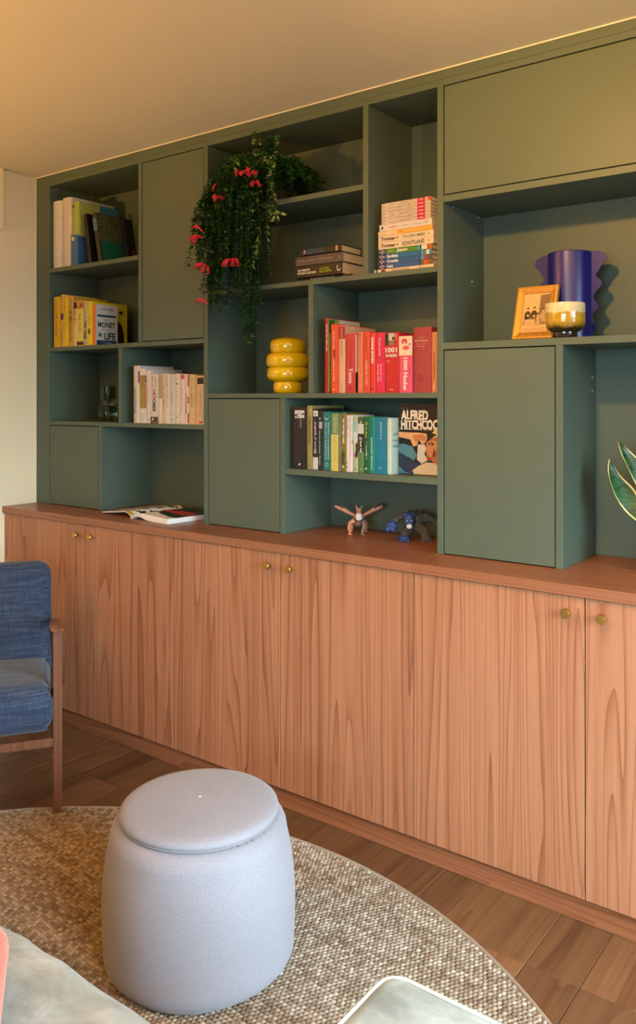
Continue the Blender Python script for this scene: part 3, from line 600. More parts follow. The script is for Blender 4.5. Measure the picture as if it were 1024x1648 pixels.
# face-out film book
def film_book():
    w, h, d = .184, .241, .026
    t = thing('film_book', 'black film book turned face out with a blonde woman on its cover', 'book', (-1.5088, .066, 1.1762), 0, G)
    cv = MB().bbox(0, w, 0, d, 0, h, .0012).build('cover', cover_mat((30, 27, 26), .35), t)
    MB().box(.002, w-.002, .002, d-.002, h-.002, h+.0002).build('page_block', PAGES, t)
    P = lambda c, pts, l: put(('poly', c, pts, l), cv, w, h, 'spine', 'film', 0)
    # photo: a woman lying with a raised hand (big tonal shapes)
    P((214, 178, 130), [(.62, .46), (.72, .53), (.85, .60), (1.0, .68), (1.0, .56), (.85, .5)], 1)
    P((226, 204, 150), [(.72, .60), (.82, .68), (1, .78), (1, .64), (.86, .57)], 2)
    P((176, 112, 66), [(.60, .47), (.7, .52), (.84, .55), (1, .56), (1, .08), (.9, .12), (.76, .18), (.62, .26), (.58, .36)], 2)
    P((206, 140, 88), [(.62, .46), (.74, .5), (.86, .48), (.8, .36), (.7, .26), (.6, .3)], 3)
    P((34, 24, 20), oval(.70, .445, .055, .02), 5); P((34, 24, 20), oval(.92, .40, .05, .02), 5)
    P((236, 226, 214), oval(.69, .443, .016, .009), 6); P((120, 60, 40), [(.76, .4), (.8, .28), (.72, .26)], 4)
    P((190, 60, 50), oval(.66, .235, .06, .018), 5)
    P((226, 176, 128), [(0, .605), (.2, .60), (.44, .60), (.60, .59), (.62, .53), (.58, .46), (.5, .44), (.44, .5), (.4, .42), (.32, .4), (.26, .5), (0, .53)], 4)
    P((200, 130, 90), [(.3, .56), (.5, .58), (.6, .54), (.56, .48), (.46, .5), (.38, .46), (.33, .5)], 5)
    P((80, 140, 156), [(0, .42), (.1, .44), (.3, .40), (.4, .28), (.34, .2), (.2, .25), (0, .3)], 2)
    P((210, 206, 198), [(.42, .43), (.56, .44), (.6, .38), (.56, .3), (.64, .22), (.5, .16), (.4, .22)], 4)
    P((42, 56, 84), [(0, .31), (.12, .28), (.28, .2), (.5, .16), (.7, .22), (.66, .14), (.4, .06), (.3, .0), (.0, .1)], 3)
    P((214, 198, 166), [(.3, .06), (.44, .13), (.6, .185), (.78, .18), (.88, .12), (.86, .01), (.34, .01)], 5)
    P((74, 124, 156), [(.0, .12), (.16, .03), (.3, .01), (.0, .01)], 4)
    for s, fz, L, H, fx in (('ALFRED', .845, .108, .036, .345), ('HITCHCOCK', .715, .166, .036, .505)):
        put(('h', s, (240, 234, 220), fx, fz, L, H, .05), cv, w, h, 'spine', 'film', 1)
    put(('h', 'Het complete overzicht van al zijn films', (226, 220, 206), .43, .645, .15, .006, .02), cv, w, h, 'spine', 'film', 2)
    put(('h', 9, (170, 160, 150), .15, .945, .025, .003), cv, w, h, 'spine', 'film', 3)
film_book()

# --- flat stacks: spine facing front (-y), length along x
def flat_book(label, x0, L, z, th, depth, y0, col, items=(), rot=0, group='', soft=True, edge=None):
    t = thing('book', label, 'book', (x0, y0, z), rot, group)
    th_ = th - .0006; e = .0007 if soft else .0018; in_ = .001 if soft else .004
    mm = MB().bbox(0, L, 0, depth, 0, e, .0002).bbox(0, L, 0, depth, th_-e, th_, .0002).bbox(0, L, 0, .002, 0, th_, .0005)
    cv = mm.build('cover', cover_mat(col), t)
    MB().box(in_, L-in_, .002, depth-in_, e, th_-e).build('page_block', edge or PAGES, t)
    for q, it in enumerate(items): put(it, cv, L, th_, 'spine', label, q)
    return t
zz = 1.8712; G = 'dark books stacked on the upper shelf'
stack = [('thin black book reading FLANDERS IS MAKING at the stack bottom', -1.952, .245, .020, .19, .07, (24, 22, 20), [('h', 'FLANDERS IS MAKING', WH, .45, .68, .112, .0085, .02), ('h', 'O 8', (200, 190, 180), .86, .66, .016, .007, .03)], 0, True),
         ('thick black book reading DE MEESTE MENSEN DEUGEN', -1.955, .218, .043, .145, .05, (30, 28, 26), [('h', 'DE MEESTE', WH, .19, .64, .058, .0085, .04), ('h', 'MENSEN DEUGEN', WH, .25, .38, .088, .0085, .04), ('h', 'RUTGER', (170, 200, 40), .63, .62, .044, .0085, .02), ('h', 'BREGMAN', (170, 200, 40), .65, .38, .054, .0085, .02), ('poly', WH, [(.885, .7), (.9, .75), (.92, .74), (.905, .68), (.9, .5), (.92, .35), (.95, .4), (.955, .55), (.965, .5), (.955, .3), (.93, .24), (.9, .32), (.885, .5)], 2)], 0, True),
         ('thick grey hardback lying second from top in the dark stack', -1.954, .222, .037, .155, .048, (92, 84, 84), [('h', 'MICHELLE OBAMA - MIJN VERHAAL', (190, 184, 178), .43, .5, .165, .0085, .0), ('poly', (160, 154, 150), [(.91, .4), (.925, .6), (.94, .45), (.955, .5), (.94, .35)], 2)], .0, False),
         ('small black painting book topping the dark stack', -1.925, .190, .026, .13, .042, (26, 24, 26), [('h', 'VAN EYCK TOT NU', (60, 110, 160), .36, .74, .08, .0065, .01), ('h', 'PAINTINGS', (60, 110, 160), .37, .38, .084, .0105, .02), ('poly', (226, 206, 190), [(.07, .2), (.1, .4), (.09, .7), (.12, .8), (.13, .5), (.11, .25)], 2), ('band', (206, 170, 150), .86, .91, .15, .9)], 0, False)]
for lb, x0, L, th, dp, y0, col, it, rt, soft in stack:
    flat_book(lb, x0, L, zz, th, dp, y0, col, it, rt, G, soft); zz += th
zz = 1.8712; G = 'travel guides stacked on the upper shelf'
CR = (232, 216, 192)
LP = lambda nm, c2, x: [('band', c2, .15, .77, .0, 1.0), ('poly', WH, oval(.075, .5, .026, .36, 12), 2), ('poly', (28, 40, 96), oval(.075, .5, .018, .24, 12), 4), ('band', (220, 226, 230), .02, .13, .44, .56), ('h', nm, WH, x, .5, .0, .0, .04)]
def lonely(nm, L, c2, fx, cols):
    it = LP(nm, c2, fx)[:-1] + [('h', nm, WH, .17 + L/.213/2, .5, L, .0105, .04)]
    k = .80
    for c in cols: it.append(('band', c, k, k+.05, .0, 1.0)); k += .05
    return it
guides = [('cream guide reading MYANMAR at the bottom of the travel stack', -1.586, .236, .0150, CR, [('h', 'MYANMAR', (110, 110, 90), .46, .5, .07, .008, .0), ('band', (30, 110, 80), .035, .065, 0, 1), ('band', (220, 214, 206), .065, .15, 0, 1), ('band', (150, 60, 40), .13, .2, 0, .9), ('poly', (60, 50, 40), [(.76, .5), (.81, .75), (.79, .4)], 2), ('h', 8, (170, 150, 130), .88, .5, .03, .004)]),
    ('blue guide reading Laos low in the travel stack', -1.568, .213, .0165, (40, 56, 120), lonely('Laos', .024, (44, 96, 170), .25, [(90, 110, 50), (206, 96, 40), (210, 60, 40), (100, 120, 50)])),
    ('blue guide reading Croatia in the travel stack', -1.569, .213, .0175, (34, 50, 116), lonely('Croatia', .046, (18, 94, 160), .25, [(80, 150, 200), (130, 90, 140), (120, 70, 110), (90, 80, 110)])),
    ('blue guide reading Sardinia in the travel stack', -1.568, .212, .0160, (34, 64, 126), lonely('Sardinia', .044, (20, 110, 180), .25, [(50, 160, 210), (80, 150, 70), (220, 226, 226), (50, 150, 190)])),
    ('green and blue guide reading Japan in the travel stack', -1.568, .214, .0180, (34, 46, 100), [('band', (74, 140, 36), .15, .74, 0, 1), ('band', (60, 160, 210), .74, .8, 0, 1), ('band', (230, 232, 230), .78, .9, .1, 1), ('band', (170, 100, 50), .9, 1.0, 0, 1), ('h', 'Japan', WH, .45, .5, .043, .0125, .04), ('h', 8, WH, .24, .5, .026, .004), ('poly', WH, oval(.075, .5, .026, .36, 12), 2), ('poly', (34, 46, 100), oval(.075, .5, .018, .24, 12), 4), ('band', (220, 226, 230), .02, .13, .44, .56)]),
    ('cream guide reading SCHOTLAND in the travel stack', -1.568, .218, .0240, CR, [('h', 'Trotter', (70, 40, 34), .185, .5, .060, .0125, .03), ('h', 'SCHOTLAND', (50, 66, 70), .645, .5, .086, .0135, .02), ('poly', (130, 116, 60), [(.33, .4), (.36, .65), (.39, .75), (.37, .5), (.355, .3)], 2), ('poly', (190, 160, 120), oval(.92, .5, .016, .16), 2)]),
    ('cream guide reading TOSCANE-UMBRIE in the travel stack', -1.568, .218, .0225, CR, [('h', 'Trotter', (70, 40, 34), .185, .5, .060, .0125, .03), ('h', 'TOSCANE-UMBRIE', (90, 120, 96), .645, .5, .090, .0105, .01), ('poly', (130, 116, 60), [(.33, .4), (.36, .65), (.39, .75), (.37, .5), (.355, .3)], 2), ('poly', (190, 160, 120), oval(.92, .5, .016, .16), 2)]),
    ('cream and yellow guide reading PORTUGAL', -1.569, .215, .0160, (232, 210, 176), [('band', (228, 176, 74), .36, 1.0, .0, 1.0), ('h', 'PORTUGAL', (236, 214, 150), .67, .5, .072, .0075, .01), ('h', 9, (220, 180, 110), .15, .5, .03, .005), ('poly', (150, 100, 40), [(.4, .5), (.45, .7), (.43, .35)], 2)]),
    ('white guide with pale blue lettering in the travel stack', -1.564, .208, .0230, (226, 220, 216), [('h', 'COSTA BLANCA', (150, 170, 206), .44, .48, .052, .006, .0), ('h', 'ANDALUSIË', (140, 180, 220), .78, .5, .062, .0085, .0), ('poly', (40, 110, 140), oval(.06, .5, .022, .26, 8), 2), ('poly', (230, 140, 130), [(.18, .5), (.33, .62), (.33, .45), (.19, .36)], 2)])]
for lb, x0, L, th, col, it in guides:
    flat_book(lb, x0, L, zz, th, .13, .028, col, it, 0, G); zz += th
city = [('LISSABON', (120, 160, 120)), ('KOPENHAGEN', (220, 120, 100)), ('LONDON', (110, 150, 180)), ('BARCELONA', (220, 110, 90)), ('NEW YORK', (120, 130, 110)), ('LONDEN', (220, 110, 90))]
lbl = ['bottom', 'second', 'third', 'fourth', 'fifth', 'topmost']
for i, (nm, c) in enumerate(city):
    it = [('poly', (226, 214, 202), [(.06, .02), (.1, .98), (.52+.03*(i % 2), .98), (.60+.03*(i % 2), .02)], 1), ('h', nm, c, .46, .5, .012*len(nm)**.72, .0060, .01), ('h', 9, (170, 160, 150), .21, .5, .036, .004),
          ('band', (206, 30, 92), .735, .885, .0, 1.0), ('h', '100%', (244, 200, 214), .81, .5, .017, .0055, .03)]
    if i == 5: it.append(('band', (226, 70, 50), .94, 1.0, .0, 1.0))
    flat_book('grey white city guide with a pink block, %s of six in the travel stack' % lbl[i], -1.556 + .001*((i*3) % 3), .195, zz, .0122, .11, .029, (206, 192, 178), it, 0, G); zz += .0122

# ------------------------------------------------------------------ more shelf objects
def blob(mm, name, mat, parent, vox=.0022, smooth=4):
    """fuse the collected shapes into one continuous skin"""
    me = bpy.data.meshes.new('tmp'); me.from_pydata(mm.v, [], mm.f); ob = bpy.data.objects.new('tmp', me); COL.objects.link(ob)
    r = ob.modifiers.new('r', 'REMESH'); r.mode = 'VOXEL'; r.voxel_size = vox
    s = ob.modifiers.new('s', 'SMOOTH'); s.iterations = smooth; s.factor = .5
    dg = bpy.context.evaluated_depsgraph_get(); dg.update()
    out = bpy.data.meshes.new_from_object(ob.evaluated_get(dg)); bpy.data.objects.remove(ob)
    out.name = name; out.materials.clear(); out.materials.append(mat)
    out.polygons.foreach_set('use_smooth', [True]*len(out.polygons))
    o = bpy.data.objects.new(name, out); COL.objects.link(o); o.parent = parent; return o

# yellow bubble vase
YEL = pm('yellow_glaze', (226, 186, 8), .12, .6, .03, 8, coat=.6)
prof = [(.0, .0), (.046, .0)]
for zc, hz, rr, c0, c1 in ((.0235, .0235, .0590, .046, .052), (.0745, .0275, .0845, .052, .072), (.1305, .0285, .0875, .072, .062), (.187, .028, .0725, .062, .044)):
    for i in range(17):
        a = -PI/2 + PI*i/16; cr = c0 if a < 0 else c1
        prof.append((cr + (rr-cr)*math.cos(a)**.85, zc + hz*math.sin(a)))
prof += [(.046, .2152), (.040, .2165), (.036, .214), (.036, .19), (.0, .19)]
v = thing('bubble_vase', 'glossy yellow vase of stacked bulging rings', 'vase', (-2.0595, .135, 1.4572))
MB().lathe(prof, 56, cap0=False, cap1=False).build('body', YEL, v, True)
MB().lathe([(.036, .2155), (.039, .2180), (.043, .2165), (.039, .2145)], 40, cap0=False, cap1=False).build('rim', YEL, v, True)

# cobalt vase with scalloped fins
BLU = pm('cobalt_lacquer', (20, 20, 112), .3, .6, .04, 10)
v = thing('scalloped_vase', 'cobalt blue cylinder vase with scalloped side fins', 'vase', (-.951, .200, 1.6192))
r0 = .070
MB().lathe([(.0, 0), (r0, 0), (r0, .280), (r0-.002, .282), (r0-.005, .280), (r0-.005, .01), (0, .01)], 64, cap0=False, cap1=False).build('body', BLU, v, True)
kp = [(.005, .071), (.017, .0715), (.044, .0822), (.079, .0705), (.106, .092), (.137, .0745), (.181, .102), (.208, .083), (.225, .096), (.256, .118), (.272, .112), (.282, .09)]
def fin_r(z):
    for (z0, a), (z1, b) in zip(kp, kp[1:]):
        if z0 <= z <= z1:
            t = (z-z0)/(z1-z0); t = t*t*(3-2*t); return a + (b-a)*t
    return kp[-1][1]
for sg in (-1, 1):
    pts = [(r0-.004, .005)] + [(fin_r(.005 + .277*i/60), .005 + .277*i/60) for i in range(61)] + [(r0-.004, .282)]
    if sg < 0: pts = [(-x, z) for x, z in reversed(pts)]
    MB().prism(pts, .005, Matrix.Translation((0, -.0025, 0)) @ Matrix.Rotation(PI/2, 4, 'X') @ Matrix.Translation((0, 0, -.005))).build('fin', BLU, v, True)

# cup with drip glaze
m, nt, b = base_mat('drip_glaze')
tc = nt.nodes.new('ShaderNodeTexCoord'); sx = nt.nodes.new('ShaderNodeSeparateXYZ'); nt.links.new(tc.outputs['Object'], sx.inputs[0])
nz = noise_n(nt, tc.outputs['Object'], 28, 2)
h = mth(nt, 'ADD', sx.outputs['Z'], mth(nt, 'MULTIPLY', mth(nt, 'SUBTRACT', nz, .5), .022))
c = ramp(nt, mth(nt, 'DIVIDE', h, .105), [(.0, rgb((26, 22, 20))), (.27, rgb((40, 32, 18))), (.37, rgb((150, 122, 26))), (.50, rgb((178, 146, 34))), (.68, rgb((168, 140, 48))), (.715, rgb((196, 190, 150))), (.98, rgb((206, 198, 166)))])
sp = noise_n(nt, tc.outputs['Object'], 320, 2)
c = mixc(nt, ramp(nt, sp, [(.60, (0, 0, 0, 1)), (.68, (.5, .5, .5, 1))]), c, rgb((120, 96, 50)))
nt.links.new(c, b.inputs['Base Color']); b.inputs['Roughness'].default_value = .12; b.inputs['Coat Weight'].default_value = .5
v = thing('glazed_cup', 'mustard ceramic cup with a cream drip rim and dark foot', 'cup', (-.906, .036, 1.6192))
MB().lathe([(.0, 0), (.034, 0), (.036, .003), (.036, .017), (.046, .022), (.055, .031), (.0585, .046), (.0585, .100), (.0575, .1035), (.0545, .102), (.054, .046), (.046, .03), (0, .026)], 56, cap0=False, cap1=False).build('body', m, v, True)

# gilded photo frame
GOLD = pm('gilded_wood', (190, 142, 62), .38, .5, .14, 120, .0006, .45)
GOLD2 = pm('gilded_edge', (214, 170, 86), .35, .5, .1, 120, 0, .45)
v = thing('photo_frame', 'gold wooden frame with an old group photograph', 'picture frame', (-1.0905, .062, 1.6232))
tilt = math.atan2(.0535, .172); TM = Matrix.Rotation(-tilt, 4, 'X')
fw, fh, bw = .136, .180, .024
def fr_piece(a, b_, c_, d):   # mitred side: outer a->b, inner d->c
    prof = [(0, 0.0, .012), (0, .0, .0), (.22, -.003, .0), (.7, .002, 0), (1, .0045, 0), (1, .012, 0)]
    vs = []; fs = []
    for t, y, _ in [(0, .012, 0), (0, .001, 0), (.1, -.002, 0), (.3, -.0025, 0), (.78, .002, 0), (.84, .0005, 0), (1, .002, 0), (1, .012, 0)]:
        p = Vector(a).lerp(Vector(d), t); q = Vector(b_).lerp(Vector(c_), t)
        vs += [(p.x, y, p.y), (q.x, y, q.y)]
    n = len(vs)//2
    for i in range(n-1): fs.append((2*i, 2*i+1, 2*i+3, 2*i+2))
    fs.append((2*n-2, 2*n-1, 1, 0)); fs.append(tuple(2*i for i in reversed(range(n)))); fs.append(tuple(2*i+1 for i in range(n)))
    return MB().add(vs, fs)
O = [(0, 0), (fw, 0), (fw, fh), (0, fh)]; I = [(bw, bw), (fw-bw, bw), (fw-bw, fh-bw), (bw, fh-bw)]
for i in range(4):
    fr_piece(O[i], O[(i+1) % 4], I[(i+1) % 4], I[i]).xf(TM).build('moulding', GOLD, v)
MB().box(.004, fw-.004, .0085, .0115, .004, fh-.004).xf(TM).build('backing', pm('brown_card', (90, 66, 40), .9), v)
ph = MB().box(bw-.001, fw-bw+.001, .006, .008, bw-.001, fh-bw+.001).xf(TM).build('photograph', pm('sepia_print', (206, 166, 112), .5, .3, .06, 90), v)
def sep(c, pts, l):
    iw, ih = fw-2*bw, fh-2*bw
    MB().add([TM @ Vector((bw + x*iw, .0058 - l*.0002, bw + z*ih)) for x, z in pts], [tuple(range(len(pts)))]).build('printed_shape', ink(c), ph)
sep((140, 110, 74), [(.62, .45), (.98, .45), (.98, .97), (.62, .95)], 0)
sep((150, 122, 84), [(.05, .2), (.95, .2), (.95, .4), (.62, .46), (.1, .42)], 0)
for x, z, hh, c in ((.2, .46, .2, (80, 62, 44)), (.44, .47, .22, (74, 58, 40)), (.78, .42, .26, (200, 166, 118)), (.22, .32, .22, (214, 180, 130)), (.45, .30, .24, (218, 184, 134)), (.6, .31, .22, (206, 170, 120))):
    sep(c, [(x-.1, z-hh*.6), (x-.12, z+.02), (x-.05, z+.09), (x+.05, z+.09), (x+.12, z+.02), (x+.1, z-hh*.6)], 1)
    sep((226, 192, 142), oval(x, z+.13, .048, .04, 10), 2)
    sep((64, 50, 36), [(x-.05, z+.145), (x-.03, z+.185), (x+.03, z+.185), (x+.05, z+.145)], 3)
for q in range(2): sep((150, 116, 76), [(.1, .1-.05*q), (.9, .105-.05*q), (.9, .095-.05*q), (.1, .09-.05*q)], 1)
MB().prism([(0, 0), (.03, 0), (.018, .12), (.012, .12)], .003, Matrix.Translation((fw/2-.015, .0865, 0)) @ Matrix.Rotation(PI/2 + .33, 4, 'X')).build('easel_back', pm('brown_card', (90, 66, 40), .9), v)

# smoked glass tiered holder
m, nt, b = base_mat('smoked_green_glass'); b.inputs['Base Color'].default_value = rgb((150, 172, 140)); b.inputs['Transmission Weight'].default_value = 1
b.inputs['Roughness'].default_value = .06; b.inputs['IOR'].default_value = 1.45
v = thing('glass_candle_holder', 'smoky green glass holder of two stacked cylinders', 'candle holder', (-3.168, .14, 1.3302))
MB().lathe([(0, 0), (.036, 0), (.041, .004), (.044, .02), (.044, .06), (.040, .070), (.028, .073), (.028, .078), (.0, .078)], 40, cap0=False, cap1=False).build('base', m, v, True)
for z in (.048, .060, .072):
    MB().lathe([(.042, z-.002), (.052, z-.002), (.053, z), (.052, z+.002), (.042, z+.002)], 40, cap0=False, cap1=False).build('ring', m, v, True)
MB().lathe([(.0, .0785), (.022, .0785), (.020, .09), (.024, .098), (.036, .099), (.038, .104), (.038, .162), (.036, .164), (.034, .162), (.034, .106), (.0, .104)], 40, cap0=False, cap1=False).build('cup', m, v, True)

# winged creature figurine
SK = pm('figure_tan', (196, 140, 112), .5, .4, .18, 60); WHT = pm('figure_pale', (196, 202, 212), .45, .4, .15, 60)
BLF = pm('figure_blue', (44, 72, 130), .45, .4, .6, 160, .004); GRF = pm('figure_grey', (128, 124, 116), .5, .4, .2, 80); DKF = pm('figure_dark', (54, 44, 40), .55, .3, .2, 80)
v = thing('winged_figurine', 'small winged beast figurine with tan wings raised', 'figurine', (-1.757, .185, ZT+.0003), .62)
b_ = MB().ell((0, .012, .050), (.022, .034, .026)).ell((0, -.014, .058), (.017, .017, .022)).tube([(0, -.016, .062), (0, -.022, .075), (0, -.022, .084)], [.013, .011, .010], 10)
b_.tube([(0, .04, .05), (.006, .062, .045), (.02, .08, .055), (.03, .09, .07)], [.010, .007, .005, .003], 8)
for sx_ in (-1, 1):
    b_.tube([(sx_*.014, .03, .045), (sx_*.028, .036, .03), (sx_*.026, .026, .014), (sx_*.028, .018, .006), (sx_*.028, .006, .0055)], [.013, .010, .007, .006, .0055], 8)
blob(b_, 'body', SK, v, .0020, 3)
hd = MB().ell((0, -.026, .090), (.0105, .012, .010)).ell((0, -.038, .086), (.0065, .009, .006))
for sx_ in (-1, 1): hd.tube([(sx_*.006, -.022, .096), (sx_*.011, -.019, .103), (sx_*.0115, -.016, .110)], [.004, .003, .0006], 7)
hdo = blob(hd, 'head', SK, v, .0014, 2)
MB().tube([(0, -.030, .098), (0, -.024, .106), (0, -.016, .110)], [.004, .004, .001], 7).build('crest', BLF, hdo, True)
MB().ell((-.0045, -.0345, .092), (.0016, .0016, .0016), 8, 6).ell((.0045, -.0345, .092), (.0016, .0016, .0016), 8, 6).build('eyes', DKF, hdo, True)
ch = blob(MB().ell((0, -.026, .063), (.0135, .009, .018)).ell((0, -.031, .052), (.012, .007, .008)), 'chest_armour', WHT, v, .0016, 2)
MB().tube([(-.018, -.022, .056), (-.01, -.036, .052), (0, -.040, .050), (.01, -.036, .052), (.018, -.022, .056)], .0028, 7).build('collar', DKF, ch, True)
for sx_ in (-1, 1):
    w_ = MB().tube([(sx_*.012, .004, .064), (sx_*.03, .010, .072), (sx_*.052, .012, .084), (sx_*.074, .010, .095), (sx_*.090, .008, .103)], [.005, .0065, .0085, .0095, .006], 10)
    w_.tube([(sx_*.02, .006, .066), (sx_*.045, .018, .076), (sx_*.07, .022, .086)], [.004, .006, .004], 8)
    wo = blob(w_, 'wing', SK, v, .0020, 2)
    for q in range(4): MB().tube([(sx_*(.062+.009*q), .006, .092+.004*q), (sx_*(.072+.008*q), .004, .104+.003*q), (sx_*(.080+.006*q), .008, .111-.001*q)], [.004, .0034, .0008], 6).build('feather', DKF, wo, True)
    lg = MB().tube([(sx_*.014, -.018, .05), (sx_*.02, -.032, .034), (sx_*.014, -.040, .016), (sx_*.013, -.046, .006)] if sx_ > 0 else [(-.014, -.018, .05), (-.034, -.022, .042), (-.038, -.034, .026), (-.034, -.04, .012), (-.034, -.046, .006)], [.009, .0075, .006, .0055] + ([.005] if sx_ < 0 else []), 8)
    fx = .013 if sx_ > 0 else -.034
    for q in (-1, 0, 1): lg.tube([(fx, -.046, .005), (fx + q*.005, -.056, .0045), (fx + q*.006, -.062, .0022)], [.004, .003, .0012], 6)
    blob(lg, 'foreleg', GRF if sx_ > 0 else SK, v, .0016, 2)

# rock troll figurine
ROCK = pm('figure_rock', (74, 72, 66), .7, .3, .45, 110, .006)
v = thing('rock_troll_figurine', 'bulky dark rock troll figurine with blue head and fist', 'figurine', (-1.500, .165, ZT+.0003), .55)
b_ = MB().ell((.004, .008, .082), (.042, .030, .026)).ell((0, .004, .058), (.030, .024, .028)).ell((-.03, .0, .086), (.02, .02, .018)).ell((.04, .004, .084), (.022, .02, .02))
for sx_ in (-1, 1):
    b_.tube([(sx_*.018, .002, .045), (sx_*.034, -.004, .03), (sx_*.038, -.004, .012)], [.020, .019, .019], 10)
for q in range(9):
    a = q*.7; b_.tube([(.05*math.cos(a)*.7, .022, .085+.014*math.sin(a)), (.056*math.cos(a)*.8, .036, .095+.018*math.sin(a))], [.008, .001], 6)
blob(b_, 'body', ROCK, v, .0028, 2)
for sx_ in (-1, 1): blob(MB().ell((sx_*.039, -.008, .012), (.023, .027, .0125)).box(sx_*.039-.019, sx_*.039+.019, -.03, .014, 0, .006), 'foot', BLF if sx_ < 0 else ROCK, v, .0026, 2)
hd = MB().ell((-.022, -.036, .078), (.020, .019, .023)).ell((-.022, -.050, .064), (.014, .011, .010))
for q in range(8):
    a = -1.2 + q*.35; hd.tube([(-.022 + .014*math.sin(a), -.032, .092), (-.022 + .027*math.sin(a), -.026, .096 + .012*math.cos(a))], [.006, .001], 6)
hdo = blob(hd, 'head', BLF, v, .0020, 1)
MB().ell((-.022, -.058, .060), (.011, .007, .009)).build('jaw', WHT, hdo, True)
for q in (-1, 1): MB().ell((-.022 + q*.0075, -.0535, .079), (.0024, .002, .002), 8, 6).build('eye', pm('figure_eye', (200, 210, 220), .3), hdo, True)
blob(MB().tube([(-.04, -.002, .088), (-.062, -.014, .082), (-.076, -.026, .068)], [.013, .012, .012], 9), 'arm', ROCK, v, .0026, 2)
fs_ = MB().ell((-.084, -.034, .056), (.022, .018, .020)).tube([(-.08, -.03, .066), (-.076, -.028, .083)], [.012, .001], 7)
for q in range(3): fs_.ell((-.098 + .010*q, -.050, .046 + .006*(q % 2)), (.008, .008, .009), 8, 6)
blob(fs_, 'fist', BLF, v, .0020, 1)
ar = MB().tube([(.05, .004, .084), (.074, -.004, .070), (.088, -.014, .052)], [.015, .014, .014], 9).ell((.092, -.018, .044), (.018, .017, .017))
for q in range(3): ar.ell((.086 + .009*q, -.030, .034), (.007, .007, .010), 8, 6)
blob(ar, 'arm', ROCK, v, .0024, 1)

# open magazine on the worktop
v = thing('open_magazine', 'thick open magazine lying on the walnut worktop', 'magazine', (-2.742, -.078, ZT+.0003), -.10)
PWH = pm('magazine_paper', (232, 230, 228), .4, .4, .02, 20); PBK = pm('magazine_black', (26, 22, 22), .3, .5, .1, 40)
PRD = pm('magazine_red', (196, 36, 44), .3, .5, .06, 30); PYL = pm('magazine_yellow', (206, 176, 40), .35, .4); PBR = pm('magazine_brown', (96, 74, 44), .4, .4, .3, 60)
def page_block(sgn, wid, lng, top, thick, colour):
    n, mrow = 28, 26; mm = MB(); vs = []; 
    for j in range(mrow+1):
        for i in range(n+1):
            fx = i/n; z0, z1 = top(fx), max(.0004, top(fx)-thick(fx)); vs.append((sgn*fx*wid, j/mrow*lng, z1))
    base = len(vs)
    for j in range(mrow+1):
        for i in range(n+1): vs.append((sgn*(i/n)*wid, j/mrow*lng, top(i/n)))
    fs = []; mi = []
    q = lambda b, i, j: b + j*(n+1) + i
    for j in range(mrow):
        for i in range(n):
            f = (q(base, i, j), q(base, i+1, j), q(base, i+1, j+1), q(base, i, j+1)); fs.append(f if sgn > 0 else f[::-1]); mi.append(colour((i+.5)/n, (j+.5)/mrow))
            f = (q(0, i, j+1), q(0, i+1, j+1), q(0, i+1, j), q(0, i, j)); fs.append(f if sgn > 0 else f[::-1]); mi.append(0)
    for i in range(n):
        for j, flip in ((0, 0), (mrow, 1)):
            f = (q(0, i, j), q(0, i+1, j), q(base, i+1, j), q(base, i, j)); fs.append(f if (sgn > 0) ^ flip else f[::-1]); mi.append(0)
    for j in range(mrow):
        f = (q(0, n, j), q(0, n, j+1), q(base, n, j+1), q(base, n, j)); fs.append(f if sgn > 0 else f[::-1]); mi.append(0)
    for f, k in zip(fs, mi): mm.f.append(f); mm.mi.append(k)
    mm.v = vs
    return mm.build('pages', [PWH, PBK, PRD, PYL, PBR], v, True)
def colR(x, y):
    if y < .24 - .10*x + .22*(1-x)**3: return 0
    if x > .94 and y < .6: return 4
    if (x-.62)**2/.10 + (y-.50)**2/.018 < 1 and not (x < .45 and y > .55): return 2
    if .30 < x < .42 and .38 < y < .5: return 2
    if y > .8 and math.sin(x*40)*math.cos(y*60) > .4: return 4
    return 1
def colL(x, y):
    if x < .03: return 0
    if y < .06: return 3 if x < .2 else 0
    s = math.sin(y*30 + x*9)
    return 1 if (s > -.05 and math.sin(x*23 + y*4) > -.6) else 0
page_block(1, .252, .285, lambda x: .004 + .026*math.sin(min(1, x*3.2)*PI/2)*(1-.36*x) - .000*x, lambda x: .002 + .022*min(1, x*2.4), colR)
page_block(-1, .225, .285, lambda x: .004 + .024*math.sin(min(1, x*4.2)*PI/2)*(1-x)**1.15 + .003, lambda x: .0028, colL)
MB().box(-.008, .008, .0, .285, .0, .0025).build('spine', PWH, v)

# ------------------------------------------------------------------ plants
def leaf_mat(name, c1, c2, sc=60):
    m, nt, b = base_mat(name); f = noise_n(nt, coords(nt, (1, 1, 1)), sc, 3)
    nt.links.new(ramp(nt, f, [(.3, rgb(c1)), (.7, rgb(c2))]), b.inputs['Base Color']); b.inputs['Roughness'].default_value = .38
    b.inputs['Subsurface Weight'].default_value = 0.0; return m
LD = leaf_mat('leaf_dark', (18, 48, 16), (34, 74, 24)); LM_ = leaf_mat('leaf_mid', (40, 92, 30), (64, 118, 40)); LP_ = leaf_mat('leaf_pale', (150, 170, 80), (190, 200, 120))
STEM = pm('stem_brown', (44, 50, 24), .6, .3); FLR = pm('flower_red', (206, 44, 56), .45, .4, .12, 120); TIP = pm('flower_tip', (232, 150, 90), .5)
t = thing('trailing_plant', 'trailing evergreen plant with red tubular flowers hanging over the shelf', 'plant', (-2.13, .135, 2.1862))
T0 = Vector((-2.13, .135, 2.1862))
pot = MB().lathe([(0, 0), (.062, 0), (.066, .004), (.082, .118), (.088, .120), (.088, .138), (.082, .138), (.078, .120), (0, .12)], 36, cap0=False, cap1=False).build('pot', pm('dark_clay', (60, 48, 38), .7, .3), t, True)
